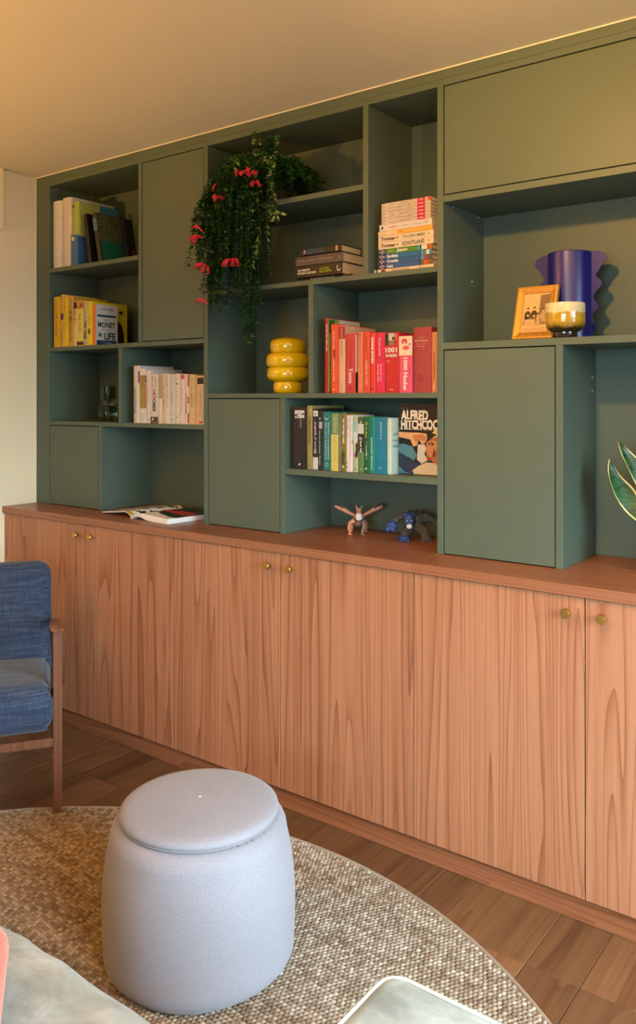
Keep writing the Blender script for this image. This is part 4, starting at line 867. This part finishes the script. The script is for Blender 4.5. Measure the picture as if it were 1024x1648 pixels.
MB().lathe([(0, .121), (.077, .121)], 24, cap0=False).build('soil', pm('soil', (40, 30, 22), .95, .1, .3, 200), pot)
R = random.Random(11)
fol = MB(); stems = MB()
def bez(P, n):
    out = []
    for i in range(n+1):
        s = i/n; Q = [Vector(p) for p in P]
        while len(Q) > 1: Q = [a.lerp(b, s) for a, b in zip(Q, Q[1:])]
        out.append(Q[0])
    return out
def leaf(p, d, nrm, L, w, mat):
    d = d.normalized(); s = d.cross(nrm).normalized(); n = s.cross(d)
    a = p; c = p + d*L; m1 = p + d*L*.42
    fol.add([a, m1 + s*w*.5 + n*w*.12, c - n*L*.10, m1 - s*w*.5 + n*w*.12, m1 - n*w*.05], [(0, 4, 1), (1, 4, 2), (0, 3, 4), (3, 2, 4)], mat)
def strand(path, pale=0.0, dens=.0068, size=.0235):
    path = [p - T0 for p in path]
    stems.tube(path[::2] + [path[-1]], [.0011]*(len(path[::2])) + [.0005], 5)
    acc = 0
    for a, b in zip(path, path[1:]):
        seg = (b-a); acc += seg.length
        while acc > dens:
            acc -= dens; p = a.lerp(b, R.random()); tg = seg.normalized()
            ang = R.uniform(0, 2*PI); o = tg.orthogonal().normalized(); o = Matrix.Rotation(ang, 3, tg) @ o
            for sg in (1, -1):
                d = (o*sg*.9 + tg*R.uniform(.15, .8) + Vector((0, -.12, R.uniform(-.25, .2)))).normalized()
                k = R.random(); mat = 2 if k < pale else (1 if k < pale + .30 else 0)
                L = size*R.uniform(.7, 1.25)
                leaf(p, d, tg if abs(d.dot(tg)) < .95 else tg.orthogonal(), L, L*R.uniform(.44, .6), mat)
def hang(x, y, zend, pale=0.0, zl=None, sx=None, wob=.02, size=.019):
    zl = zl if zl is not None else 2.27 - 1.2*max(0, abs(x+2.13)-.08)**1.6*3
    S = Vector((-2.13 + R.uniform(-.05, .05), .125 + R.uniform(-.06, .05), 2.315))
    A = S.lerp(Vector((x, y, 0)), .45); A.z = 2.37 + R.uniform(-.02, .05)
    B = Vector((x, y - .01, zl + .10)); C_ = Vector((x, y, zl - .02))
    top_ = bez([S, A, B, C_], 14)
    n = max(3, int((C_.z - zend)/.02)); dn = []
    ph1, ph2 = R.uniform(0, 6), R.uniform(0, 6)
    for i in range(1, n+1):
        f = i/n; dn.append(Vector((x + wob*math.sin(f*4+ph1)*f, y + wob*.7*math.sin(f*5+ph2)*f, C_.z + (zend - C_.z)*f)))
    strand(top_ + dn, pale, size=size)
# envelope of hanging ends, left to right
for x, z in ((-2.365, 1.95), (-2.352, 1.865), (-2.335, 1.90), (-2.33, 1.84), (-2.318, 1.875), (-2.305, 1.81), (-2.30, 1.93), (-2.29, 1.86), (-2.278, 1.80), (-2.268, 1.90), (-2.258, 1.79), (-2.245, 1.85),
             (-2.235, 1.93), (-2.225, 1.80), (-2.212, 1.87), (-2.205, 1.95), (-2.195, 1.90), (-2.18, 1.96), (-2.17, 1.88), (-2.155, 1.83), (-2.145, 1.93), (-2.135, 1.78), (-2.125, 1.70), (-2.118, 1.645), (-2.105, 1.635), (-2.11, 1.74), (-2.095, 1.80), (-2.085, 1.90)):
    hang(x + .022, R.uniform(-.075, -.022), z, .03)
    hang(x + R.uniform(.0, .04), R.uniform(-.09, -.022), z + R.uniform(.03, .12), .03)
for x, z in ((-2.29, 1.79), (-2.27, 1.80), (-2.25, 1.775), (-2.235, 1.79), (-2.125, 1.69), (-2.108, 1.66), (-2.098, 1.64), (-2.09, 1.72), (-2.115, 1.75), (-2.315, 1.85)): hang(x, R.uniform(-.06, -.025), z, .05, wob=.012)
for k in range(62):
    x = R.uniform(-2.35, -2.08); hang(x, R.uniform(-.11, -.02), R.uniform(1.92, 2.12), .03)
for k in range(40):
    x = R.uniform(-2.34, -2.04); hang(x, R.uniform(-.13, .0), R.uniform(2.12, 2.22), .02)
for x, z in ((-2.075, 1.94), (-2.06, 1.97), (-2.05, 2.0), (-2.04, 1.96), (-2.055, 2.05), (-2.035, 2.06)): hang(x, R.uniform(-.08, -.04), z, .14)
hang(-1.998, -.06, 1.888, .25, size=.016); hang(-1.975, -.055, 2.09, .30, size=.022); hang(-1.99, -.05, 2.12, .2)
strand(bez([(-1.985, -.055, 2.17), (-1.985, -.06, 2.12), (-1.96, -.06, 2.10), (-1.935, -.06, 2.115)], 8), 1.0, .012, .026); strand(bez([(-2.03, -.07, 2.06), (-2.045, -.075, 2.0), (-2.05, -.075, 1.95), (-2.06, -.075, 1.93)], 10), .7, .010, .022)
for k in range(80):                                     # mound over the pot and along the shelf
    a = R.uniform(0, 2*PI); r_ = R.uniform(.06, .16)
    e = Vector((-2.13 + r_*math.cos(a)*1.05, max(-.06, min(.27, .12 + r_*math.sin(a))), R.uniform(2.27, 2.36)))
    S = Vector((-2.13 + R.uniform(-.04, .04), .13 + R.uniform(-.04, .04), 2.315)); A = S.lerp(e, .5); A.z = R.uniform(2.37, 2.43)
    strand(bez([S, A, e], 10))
for k in range(26):
    e = Vector((R.uniform(-2.04, -1.90), R.uniform(.0, .2), R.uniform(2.2, 2.31)))
    S = Vector((-2.11, .12, 2.315)); A = S.lerp(e, .6); A.z = R.uniform(2.35, 2.40)
    strand(bez([S, A, e + Vector((0, 0, .03)), e], 12))
for e in ((-2.09, -.04, 2.450), (-2.09, -.03, 2.43), (-2.00, -.02, 2.425), (-2.03, .0, 2.41), (-2.015, .0, 2.40), (-2.12, .0, 2.42)):
    strand(bez([(-2.1, .11, 2.315), (-2.1, .06, 2.38), e], 10), .05)
fo = fol.build('foliage', [LD, LM_, LP_], t); fo['kind'] = 'stuff'; fo['label'] = 'small pointed green leaves'
so = stems.build('stems', STEM, t); so['kind'] = 'stuff'
def flower(p, d, s=1.0, n=3):
    p = Vector(p) - T0; d = Vector(d).normalized(); sd = d.cross(Vector((0, 0, 1))); sd = sd.normalized() if sd.length > .1 else Vector((1, 0, 0)); mm = MB()
    for k in range(n):
        dd = (d + sd*(.7*(k-(n-1)/2)) + Vector((0, 0, -.25*abs(k-(n-1)/2)))).normalized(); up = Vector((0, 0, 1))
        pts = [p + dd*(s*.052*f) + up*(s*(.018*math.sin(f*2.6))) for f in (0, .2, .4, .6, .8, 1.0)]
        mm.m = 0; mm.tube(pts, [.0022*s, .0036*s, .0048*s, .0058*s, .0066*s, .0040*s], 8)
        e = pts[-1]; q = (pts[-1]-pts[-2]).normalized()
        for a in range(4):
            o = Matrix.Rotation(a*PI/2 + k, 3, q) @ q.orthogonal().normalized(); w_ = q.cross(o)*.0042*s
            mm.add([e - q*.004, e + o*.007*s + w_ + q*.003*s, e + o*.013*s - q*.002*s, e + o*.007*s - w_ + q*.003*s], [(0, 1, 2, 3)])
    mm.build('flower', [FLR, TIP], t, True)
for p, d, s, n in (((-2.095, -.115, 2.288), (.2, -.5, -.7), .8, 1), ((-2.035, -.12, 2.252), (.4, -.6, .1), 1.0, 3), ((-2.012, -.12, 2.225), (.6, -.5, -.4), .95, 2), ((-2.215, -.12, 2.186), (.9, -.4, .1), 1.05, 2),
                   ((-2.285, -.11, 2.080), (-.9, -.4, .35), .9, 1), ((-2.275, -.12, 2.055), (-.6, -.6, -.3), 1.1, 3), ((-2.262, -.11, 1.945), (-.9, -.4, -.1), 1.05, 2), ((-2.262, -.11, 1.945), (.3, -.6, -.8), .9, 2),
                   ((-2.125, -.11, 1.955), (.2, -.7, -.5), 1.1, 4), ((-2.265, -.10, 1.800), (-.95, -.3, .1), 1.1, 1), ((-2.205, -.11, 2.255), (-.3, -.5, -.9), .8, 1)):
    flower(p, d, s*.9, n)

# snake plant in the right niche
t = thing('snake_plant', 'snake plant with yellow edged leaves in a pale pot', 'plant', (-.648, .145, ZT+.0003))
pot = MB().lathe([(0, 0), (.072, 0), (.076, .004), (.078, .122), (.0765, .126), (.072, .124), (.070, .11), (0, .11)], 44, cap0=False, cap1=False).build('pot', pm('pale_ceramic', (176, 170, 146), .35, .4), t, True)
MB().lathe([(0, .112), (.071, .112)], 24, cap0=False).build('soil', pm('soil', (40, 30, 22), .95, .1, .3, 200), pot)
m, nt, b = base_mat('snake_leaf')
f = noise_n(nt, coords(nt, (14, 14, 60)), 1.6, 3, .6, 1.0)
nt.links.new(ramp(nt, f, [(.35, rgb((16, 50, 28))), (.65, rgb((44, 92, 50)))]), b.inputs['Base Color']); b.inputs['Roughness'].default_value = .35
EDGE = leaf_mat('snake_leaf_edge', (190, 196, 120), (216, 214, 150), 20)
def sleaf(P, wmax, face, tw=0.0):
    pts = bez(P, 18); vs = []; fs = []; e1 = []; n = len(pts)
    mm = MB(); me_ = MB()
    prev = None; rows_ = []
    for i, p in enumerate(pts):
        s = i/(n-1); tg = (pts[min(i+1, n-1)] - pts[max(i-1, 0)]).normalized()
        w = wmax*(.45 + .55*math.sin(min(1, s*1.5)*PI/2))*(1 - max(0, (s-.62)/.38)**2.0)
        fc = Matrix.Rotation(tw*s, 3, 'Z') @ Vector(face); sd = tg.cross(fc).normalized(); nr = sd.cross(tg)
        wv = .008*math.sin(s*11); sd_ = .004*math.sin(s*13)
        rows_.append([p - sd*w*.5 + nr*(.006*w/wmax + wv), p - sd*w*.42 + nr*(.003 + wv*.7), p - nr*.002, p + sd*(w*.43 + sd_*w/wmax) + nr*.003, p + sd*(w*.5 + sd_*w/wmax) + nr*.006*w/wmax])
    th = .0016
    for cols_, mmx in (((1, 2, 3), mm), ((0, 1), me_), ((3, 4), me_)):
        for sgn in (0, 1):
            base = [];
            for r_ in rows_: base += [r_[c] + Vector(face)*(-th*sgn) for c in cols_]
            k = len(cols_); q = []
            for i in range(n-1):
                for c in range(k-1):
                    fq = (i*k+c, i*k+c+1, (i+1)*k+c+1, (i+1)*k+c); q.append(fq if sgn else fq[::-1])
            mmx.add(base, q)
    lo = mm.build('leaf', m, t, True); me_.build('leaf_edge', EDGE, lo, True)
FC = (.45, -.89, .1)
sleaf([(-.022, -.01, .11), (-.045, -.012, .165), (-.150, -.014, .215), (-.152, -.016, .325)], .060, FC, .5)
sleaf([(-.005, .0, .11), (-.02, -.005, .22), (-.085, -.012, .30), (-.128, -.014, .378)], .050, FC, .3)
sleaf([(.01, .01, .11), (.02, .012, .22), (.0, .016, .32), (.02, .02, .43)], .048, FC)
sleaf([(.03, -.01, .11), (.06, -.015, .2), (.11, -.02, .27), (.12, -.02, .35)], .044, FC)
sleaf([(.0, .03, .11), (-.01, .05, .2), (-.03, .07, .28), (-.02, .08, .36)], .042, FC)

# ------------------------------------------------------------------ rug
m, nt, b = base_mat('jute_weave')
gi = nt.nodes.new('ShaderNodeNewGeometry')
fib = noise_n(nt, coords(nt, (1, 2.5, 1)), 420, 3, .7); tone_ = noise_n(nt, coords(nt, (.7, 7, 1)), 2.2, 3)
k = mth(nt, 'ADD', mth(nt, 'MULTIPLY', gi.outputs['Random Per Island'], .30), mth(nt, 'ADD', mth(nt, 'MULTIPLY', fib, .42), mth(nt, 'MULTIPLY', tone_, .40)))
c = ramp(nt, k, [(.28, rgb((92, 72, 54))), (.54, rgb((136, 120, 102))), (.80, rgb((180, 169, 154)))])
nt.links.new(c, b.inputs['Base Color']); b.inputs['Roughness'].default_value = .95; b.inputs['Specular IOR Level'].default_value = .1
bump(nt, fib, .5, .0012, b); JUTE = m
import numpy as np
RR = 1.40; PX, PY = .0128, .0118           # stitch length along a row, row pitch
prof = [(RR-.012, 0), (RR-.002, .002), (RR-.002, .006), (RR-.012, .0075), (RR-.03, .0078)] + [(RR*(1-i/12.0), .0078) for i in range(1, 12)] + [(.001, .0078)]
o = MB().lathe(prof, 160, cap0=True, cap1=True).build('rug', JUTE, None, True)
o.location = (-1.55, -1.69, .0004); o.rotation_euler = (0, 0, -.06)
tag(o, 'round woven natural jute rug on the oak floor', 'rug')
rr = np.arange(-int(RR/PY)-1, int(RR/PY)+2); cc = np.arange(-int(RR/PX)-1, int(RR/PX)+2)
CC, RW = np.meshgrid(cc, rr); rg = np.random.RandomState(5)
sxs = (CC + .5*(RW % 2))*PX; sys_ = RW*PY + .006*np.sin(sxs*3.1) + .003*np.sin(sxs*9+1)
keep = np.hypot(sxs, sys_) < RR - .012
sxs = sxs[keep] + rg.normal(0, .0007, keep.sum()); sys_ = sys_[keep] + rg.normal(0, .0005, keep.sum()); ns = len(sxs)
K = 6; th = 2*np.pi*np.arange(K)/K
tpl = np.concatenate([np.c_[np.cos(th)*.0074, np.sin(th)*.0062, np.full(K, -.0008)], np.c_[np.cos(th)*.0054, np.sin(th)*.0044, np.full(K, .0034)], [[0, 0, .0046]]])
sl = .55 + rg.normal(0, .12, ns); hs = rg.uniform(.75, 1.2, ns)
V = np.empty((ns, 2*K+1, 3)); V[:, :, 0] = sxs[:, None] + tpl[None, :, 0] + sl[:, None]*tpl[None, :, 1]; V[:, :, 1] = sys_[:, None] + tpl[None, :, 1] - .12*tpl[None, :, 0]; V[:, :, 2] = .0078 + tpl[None, :, 2]*hs[:, None]
F4 = np.array([[q, (q+1) % K, K+(q+1) % K, K+q] for q in range(K)]); F3 = np.array([[K+q, K+(q+1) % K, 2*K] for q in range(K)])
offs = np.arange(ns)*(2*K+1)
A4 = (F4[None] + offs[:, None, None]).reshape(-1, 4); A3 = (F3[None] + offs[:, None, None]).reshape(-1, 3)
me = bpy.data.meshes.new('stitches'); me.vertices.add(ns*(2*K+1)); me.vertices.foreach_set('co', V.reshape(-1))
nl = A4.size + A3.size; me.loops.add(nl); me.loops.foreach_set('vertex_index', np.concatenate([A4.reshape(-1), A3.reshape(-1)]).astype(np.int32))
npoly = len(A4) + len(A3); me.polygons.add(npoly)
me.polygons.foreach_set('loop_start', np.concatenate([np.arange(len(A4))*4, A4.size + np.arange(len(A3))*3]).astype(np.int32))
me.polygons.foreach_set('use_smooth', np.ones(npoly, bool)); me.materials.append(JUTE); me.update(calc_edges=True); me.validate()
so = bpy.data.objects.new('stitches', me); COL.objects.link(so); so.parent = o; so['kind'] = 'stuff'
pts = [((RR-.006)*math.cos(2*PI*i/220), (RR-.006)*math.sin(2*PI*i/220), .0068) for i in range(221)]
MB().tube(pts, .0066, 8).build('bound_edge', JUTE, o, True)

# ------------------------------------------------------------------ pouf with lid
m, nt, b = base_mat('grey_felt')
v_ = coords(nt, (1, 1, 1)); f1 = noise_n(nt, v_, 620, 3, .8); f2 = noise_n(nt, v_, 3, 2)
c = ramp(nt, mth(nt, 'ADD', mth(nt, 'MULTIPLY', f1, .8), mth(nt, 'MULTIPLY', f2, .2)), [(.35, rgb((112, 110, 116))), (.65, rgb((154, 151, 158)))])
nt.links.new(c, b.inputs['Base Color']); b.inputs['Roughness'].default_value = .95; b.inputs['Specular IOR Level'].default_value = .12; b.inputs['Sheen Weight'].default_value = .2
bump(nt, f1, .35, .0012, b); FELT = m
PZ = Matrix.Diagonal((1, 1, 1.15, 1))
t = thing('storage_pouf', 'light grey felt pouf with a round padded lid', 'pouf', (-1.525, -.883, .0150))
H = .312
def prof_r(z):   # body radius by height
    s = z/H
    r = .246 - .006*math.cos(s*5) - .030*s**2.2
    if z < .03: r -= .022*(1 - z/.03)**2
    return r
seg = 144; mm = MB(); vs = []; fs = []; zs = [0, .002, .006, .014, .026, .042, .07, .11, .15, .19, .22, .25, .27]
rings = [(prof_r(z), z, 0) for z in zs]
for i in range(1, 9):
    a = PI/2*i/8; rings.append((prof_r(.27) - .038*(1-math.cos(a)), .27 + .042*math.sin(a), i/8))
rings += [(.180, .306, 1), (.165, .300, 1)]
for r, z, g_ in rings:
    for k in range(seg):
        a = 2*PI*k/seg; p_ = .0050*g_*math.sin(a*52 + 2*math.sin(a*3)) * (.5 + .5*math.sin(a*2+1)) if z > .28 else 0
        w_ = .0015*math.sin(a*3 + z*9) + .001*math.sin(a*5 - z*14)
        vs.append(((r+p_+w_)*math.cos(a), (r+p_+w_)*math.sin(a), z - (p_*.8 if g_ else 0)))
for i in range(len(rings)-1):
    for k in range(seg):
        k2 = (k+1) % seg; fs.append((i*seg+k, i*seg+k2, (i+1)*seg+k2, (i+1)*seg+k))
fs.append(tuple(reversed(range(seg)))); fs.append(tuple((len(rings)-1)*seg+k for k in range(seg)))
mm.add(vs, fs).xf(PZ).build('body', FELT, t, True)
ld = MB().lathe([(0, .303), (.160, .303), (.166, .3165), (.192, .3170), (.2, .3195), (.2025, .3245), (.2005, .330), (.193, .3355), (.175, .339), (.14, .3425), (.09, .3455), (.04, .347), (.0, .3474)], 96, cap0=False, cap1=False).xf(PZ).build('lid', FELT, t, 'all')
MB().lathe([(0, .3460), (.0035, .3464), (.0042, .3474), (.003, .3484), (0, .3487)], 12, cap0=False, cap1=False).xf(PZ).build('stitch_button', pm('pale_thread', (206, 200, 200), .8, .2), ld, True)
# seam piping under the lid
ld2 = MB().tube([(.198*math.cos(2*PI*i/120), .198*math.sin(2*PI*i/120), .3165) for i in range(121)], .0022, 6).xf(PZ).build('piping', pm('grey_piping', (128, 124, 126), .9, .1), ld, True)

# ------------------------------------------------------------------ armchair
m, nt, b = base_mat('blue_slub_fabric')
hz = noise_n(nt, coords(nt, (9, 60, 300)), 1.0, 3, .6); vt = noise_n(nt, coords(nt, (420, 60, 12)), 1.0, 2, .6); sl = noise_n(nt, coords(nt, (5, 40, 120)), 1.0, 2)
k = mth(nt, 'ADD', mth(nt, 'MULTIPLY', hz, .55), mth(nt, 'ADD', mth(nt, 'MULTIPLY', vt, .3), mth(nt, 'MULTIPLY', sl, .3)))
c = ramp(nt, k, [(.36, rgb((34, 43, 62))), (.56, rgb((45, 56, 77))), (.80, rgb((80, 91, 110)))])
nt.links.new(c, b.inputs['Base Color']); b.inputs['Roughness'].default_value = .92; b.inputs['Specular IOR Level'].default_value = .15; b.inputs['Sheen Weight'].default_value = .15
bump(nt, k, .35, .0012, b); SLUB = m
t = thing('armchair', 'blue upholstered armchair with brown wooden frame, cut by the left edge', 'armchair', (-2.424, -.669, .0), .963)
cw = .60
for x in (0, -cw):
    MB().tube([(x, .022, .0142), (x, .022, .30), (x, .022, .635)], [.0185, .0195, .0195], 4).xf(Matrix.Translation((x, .022, 0)) @ Matrix.Rotation(PI/4, 4, 'Z') @ Matrix.Translation((-x, -.022, 0))).build('leg', CHAIRWOOD, t)
    MB().tube([(x, .60, .0012), (x, .555, .2), (x, .52, .38), (x, .49, .55)], [.016, .021, .021, .017], 8).build('leg', CHAIRWOOD, t, True)
    pts = [(x-.002, -.022, .642), (x-.002, -.014, .6445), (x-.002, .03, .642), (x-.003, .15, .620), (x-.004, .3, .588), (x-.004, .45, .556), (x-.004, .53, .542)]
    a_ = MB().tube(pts, [.012, .021, .025, .026, .025, .023, .016], 14, flat=.46).build('armrest', CHAIRWOOD, t, True)
    MB().tube([(x, .03, .262), (x, .30, .262), (x, .545, .262)], .015, 8).build('side_rail', CHAIRWOOD, t, True)
MB().bbox(-cw+.016, -.016, .006, .034, .238, .270, .005).build('front_rail', CHAIRWOOD, t)
MB().bbox(-cw+.016, -.016, .535, .56, .245, .28, .004).build('rear_rail', CHAIRWOOD, t)
def seat_fn(p, q):
    s = 1 - (p.x/.30)**2*.35
    p = p.copy()
    if p.z > 0: p.z += .022*max(0, (1-(p.x/.31)**2))*max(0, 1-((p.y)/.30)**2)
    if p.z > -.03: p.y -= .006*(1-(p.x/.3)**2) if p.y < -.2 else 0
    if p.y > -.268 and abs(p.x) > .27: p.x *= .93
    return p
rbox(.298, .285, .080, .055, 12, 5, seat_fn).xf(Matrix.Translation((-cw/2, .258, .352)) @ Matrix.Rotation(-.10, 4, 'X')).build('seat', SLUB, t, 'all')
def back_fn(p, q):
    p = p.copy()
    if p.y < 0: p.y -= .018*max(0, 1-(p.x/.29)**2)*(max(0, 1-(p.z/.26)**2))
    return p
rbox(.283, .062, .235, .060, 12, 6, back_fn).xf(Matrix.Translation((-cw/2, .555, .545)) @ Matrix.Rotation(-.24, 4, 'X')).build('backrest', SLUB, t, 'all')

# ------------------------------------------------------------------ corner sofa in the foreground
m, nt, b = base_mat('sage_velvet')
g1 = noise_n(nt, coords(nt, (1, 1.4, 1)), 9.0, 5, .62, .25); g2 = noise_n(nt, coords(nt, (1, 1, 1)), 500, 2, .7)
c = ramp(nt, mth(nt, 'ADD', mth(nt, 'MULTIPLY', g1, .85), mth(nt, 'MULTIPLY', g2, .15)), [(.34, rgb((116, 120, 112))), (.52, rgb((142, 147, 140))), (.68, rgb((168, 172, 167)))])
nt.links.new(c, b.inputs['Base Color']); b.inputs['Roughness'].default_value = .8; b.inputs['Sheen Weight'].default_value = .12; b.inputs['Sheen Roughness'].default_value = .5
b.inputs['Specular IOR Level'].default_value = .2; bump(nt, g1, .4, .006, b); VELV = m
PIPE = pm('sage_piping', (176, 182, 168), .8, .2, .04, 60)
t = thing('corner_sofa', 'sage velvet corner sofa in the foreground, mostly outside the frame', 'sofa', (-1.2, -1.85, .0))
S0 = Matrix.Translation((1.2, 1.85, 0))
def wr(seed, amp):
    def fn(p, q):
        p = p.copy()
        if q.z > -.02:
            n_ = noise.noise(Vector((p.x*3.2 + seed, p.y*8 + p.x*3, .3)))*.6 + noise.noise(Vector((p.x*7, p.y*17 + p.x*9 + seed, 1.7)))*.35
            p.z += amp*n_; p.y += amp*.5*n_
        return p
    return fn
def cushion(name, x0, x1, y0, y1, z0, z1, r, seed, amp, n=26, pipe=True):
    o = rbox((x1-x0)/2, (y1-y0)/2, (z1-z0)/2, r, n, 5, wr(seed, amp)).xf(S0 @ Matrix.Translation(((x0+x1)/2, (y0+y1)/2, (z0+z1)/2))).build(name, VELV, t, 'all')
    return o
MB().bbox(-2.45, -.78, -2.33, -1.52, .09, .245, .02).xf(S0).build('base', VELV, t)
MB().bbox(-.765, .155, -2.33, -1.215, .09, .245, .02).xf(S0).build('base', VELV, t)
cushion('seat_cushion', -2.42, -1.60, -2.15, -1.472, .25, .440, .06, 1.0, .014)
cushion('seat_cushion', -1.59, -.782, -2.15, -1.472, .25, .440, .06, 4.2, .014)
ch = cushion('chaise_cushion', -.768, .15, -2.15, -1.18, .25, .460, .035, 9.1, .004)
r_ = .05; pts = []
for cx_, cy_, a0 in ((.15-r_, -1.18-r_, 0), (-.768+r_, -1.18-r_, PI/2), (-.768+r_, -2.15+r_, PI), (.15-r_, -2.15+r_, 1.5*PI)):
    for i in range(7): pts.append((cx_ + (r_-.012)*math.cos(a0 + PI/2*i/6), cy_ + (r_-.012)*math.sin(a0 + PI/2*i/6), .4555))
MB().tube(pts + [pts[0]], .0036, 8).xf(S0).build('piping', PIPE, ch, True)
MB().bbox(-2.60, .155, -2.36, -2.16, .09, .76, .04).xf(S0).build('backrest', VELV, t)
MB().bbox(-2.60, -2.43, -2.16, -1.52, .09, .60, .04).xf(S0).build('armrest', VELV, t)
MB().bbox(.16, .30, -2.36, -1.25, .09, .60, .04).xf(S0).build('armrest', VELV, t)
for x, y in ((-2.5, -1.6), (-2.5, -2.28), (-.84, -1.6), (-.68, -1.28), (.08, -1.28), (.2, -2.28), (-.7, -2.28)):
    z0 = .0142 if (x+1.55)**2 + (y+1.69)**2 < 1.35**2 else .0012
    MB().lathe([(.014, z0), (.022, .09)], 16, x, y).xf(S0).build('leg', CHAIRWOOD, t, True)
c_ = rbox(.23, .23, .055, .05, 12, 4, lambda p, q: Vector((p.x*(1+.05*abs(q.y)/.23), p.y*(1+.05*abs(q.x)/.23), p.z*(1.2-.8*max(abs(q.x), abs(q.y))**2/.053*.7)))).build('throw_cushion', fabric_mat('coral_linen', (206, 88, 70), (226, 112, 92), 300), None, 'all')
c_.location = (-1.228, -1.905, .516); c_.rotation_euler = (0, 0, -.585)
tag(c_, 'coral red cushion lying on the sage sofa at the left edge', 'cushion')

# ------------------------------------------------------------------ lamps
WARM = (1.0, .48, .11)
sp = Vector((-.95, -1.35, 2.40)); aim = (Vector((-.78, .05, 1.80)) - sp).normalized()
t = thing('ceiling_spot', 'brass ceiling spotlight turned towards the blue vase, outside the picture', 'lamp', (sp.x, sp.y, ZC))
MB().lathe([(.05, -.018), (.05, 0)], 32).build('canopy', BRASS, t, True)
MB().lathe([(.007, -.075), (.007, -.018)], 12).build('stem', BRASS, t, True)
MB().lathe([(.03, -.07), (.036, -.06), (.038, .045), (.035, .045), (.033, -.05), (0, -.055)], 28, cap0=True, cap1=False).xf(Matrix.Translation(sp - Vector((sp.x, sp.y, ZC)) - aim*.03) @ aim.to_track_quat('Z', 'Y').to_matrix().to_4x4()).build('head', BRASS, t, True)
l = bpy.data.lights.new('spot_bulb', 'SPOT'); l.energy = LAMP; l.color = WARM; l.shadow_soft_size = .035; l.spot_size = 1.75; l.spot_blend = 1.0
lo = bpy.data.objects.new('spot_bulb', l); COL.objects.link(lo); lo.parent = t; lo.location = sp - Vector((sp.x, sp.y, ZC)) + aim*.03; lo.rotation_euler = aim.to_track_quat('-Z', 'Y').to_euler()
for ux, uy, lb in ((.9, -2.9, 'brass floor uplighter by the right wall, outside the picture'), (-3.1, -2.6, 'brass floor uplighter by the left wall, outside the picture')):
    t = thing('floor_uplighter', lb, 'lamp', (ux, uy, .0), 0, 'brass floor uplighters')
    MB().lathe([(.13, .0012), (.13, .018), (.012, .022), (.012, 1.70), (.02, 1.72)], 32).build('stand', BRASS, t, True)
    MB().lathe([(.02, 1.72), (.10, 1.76), (.16, 1.86), (.158, 1.862), (.098, 1.765), (.018, 1.725)], 36, cap0=False, cap1=False).build('bowl', BRASS, t, True)
    l = bpy.data.lights.new('uplighter_bulb', 'POINT'); l.energy = LAMP2*(.62 if ux < 0 else 1.2); l.color = WARM; l.shadow_soft_size = .025
    lo = bpy.data.objects.new('uplighter_bulb', l); COL.objects.link(lo); lo.parent = t; lo.location = (0, 0, 1.838)
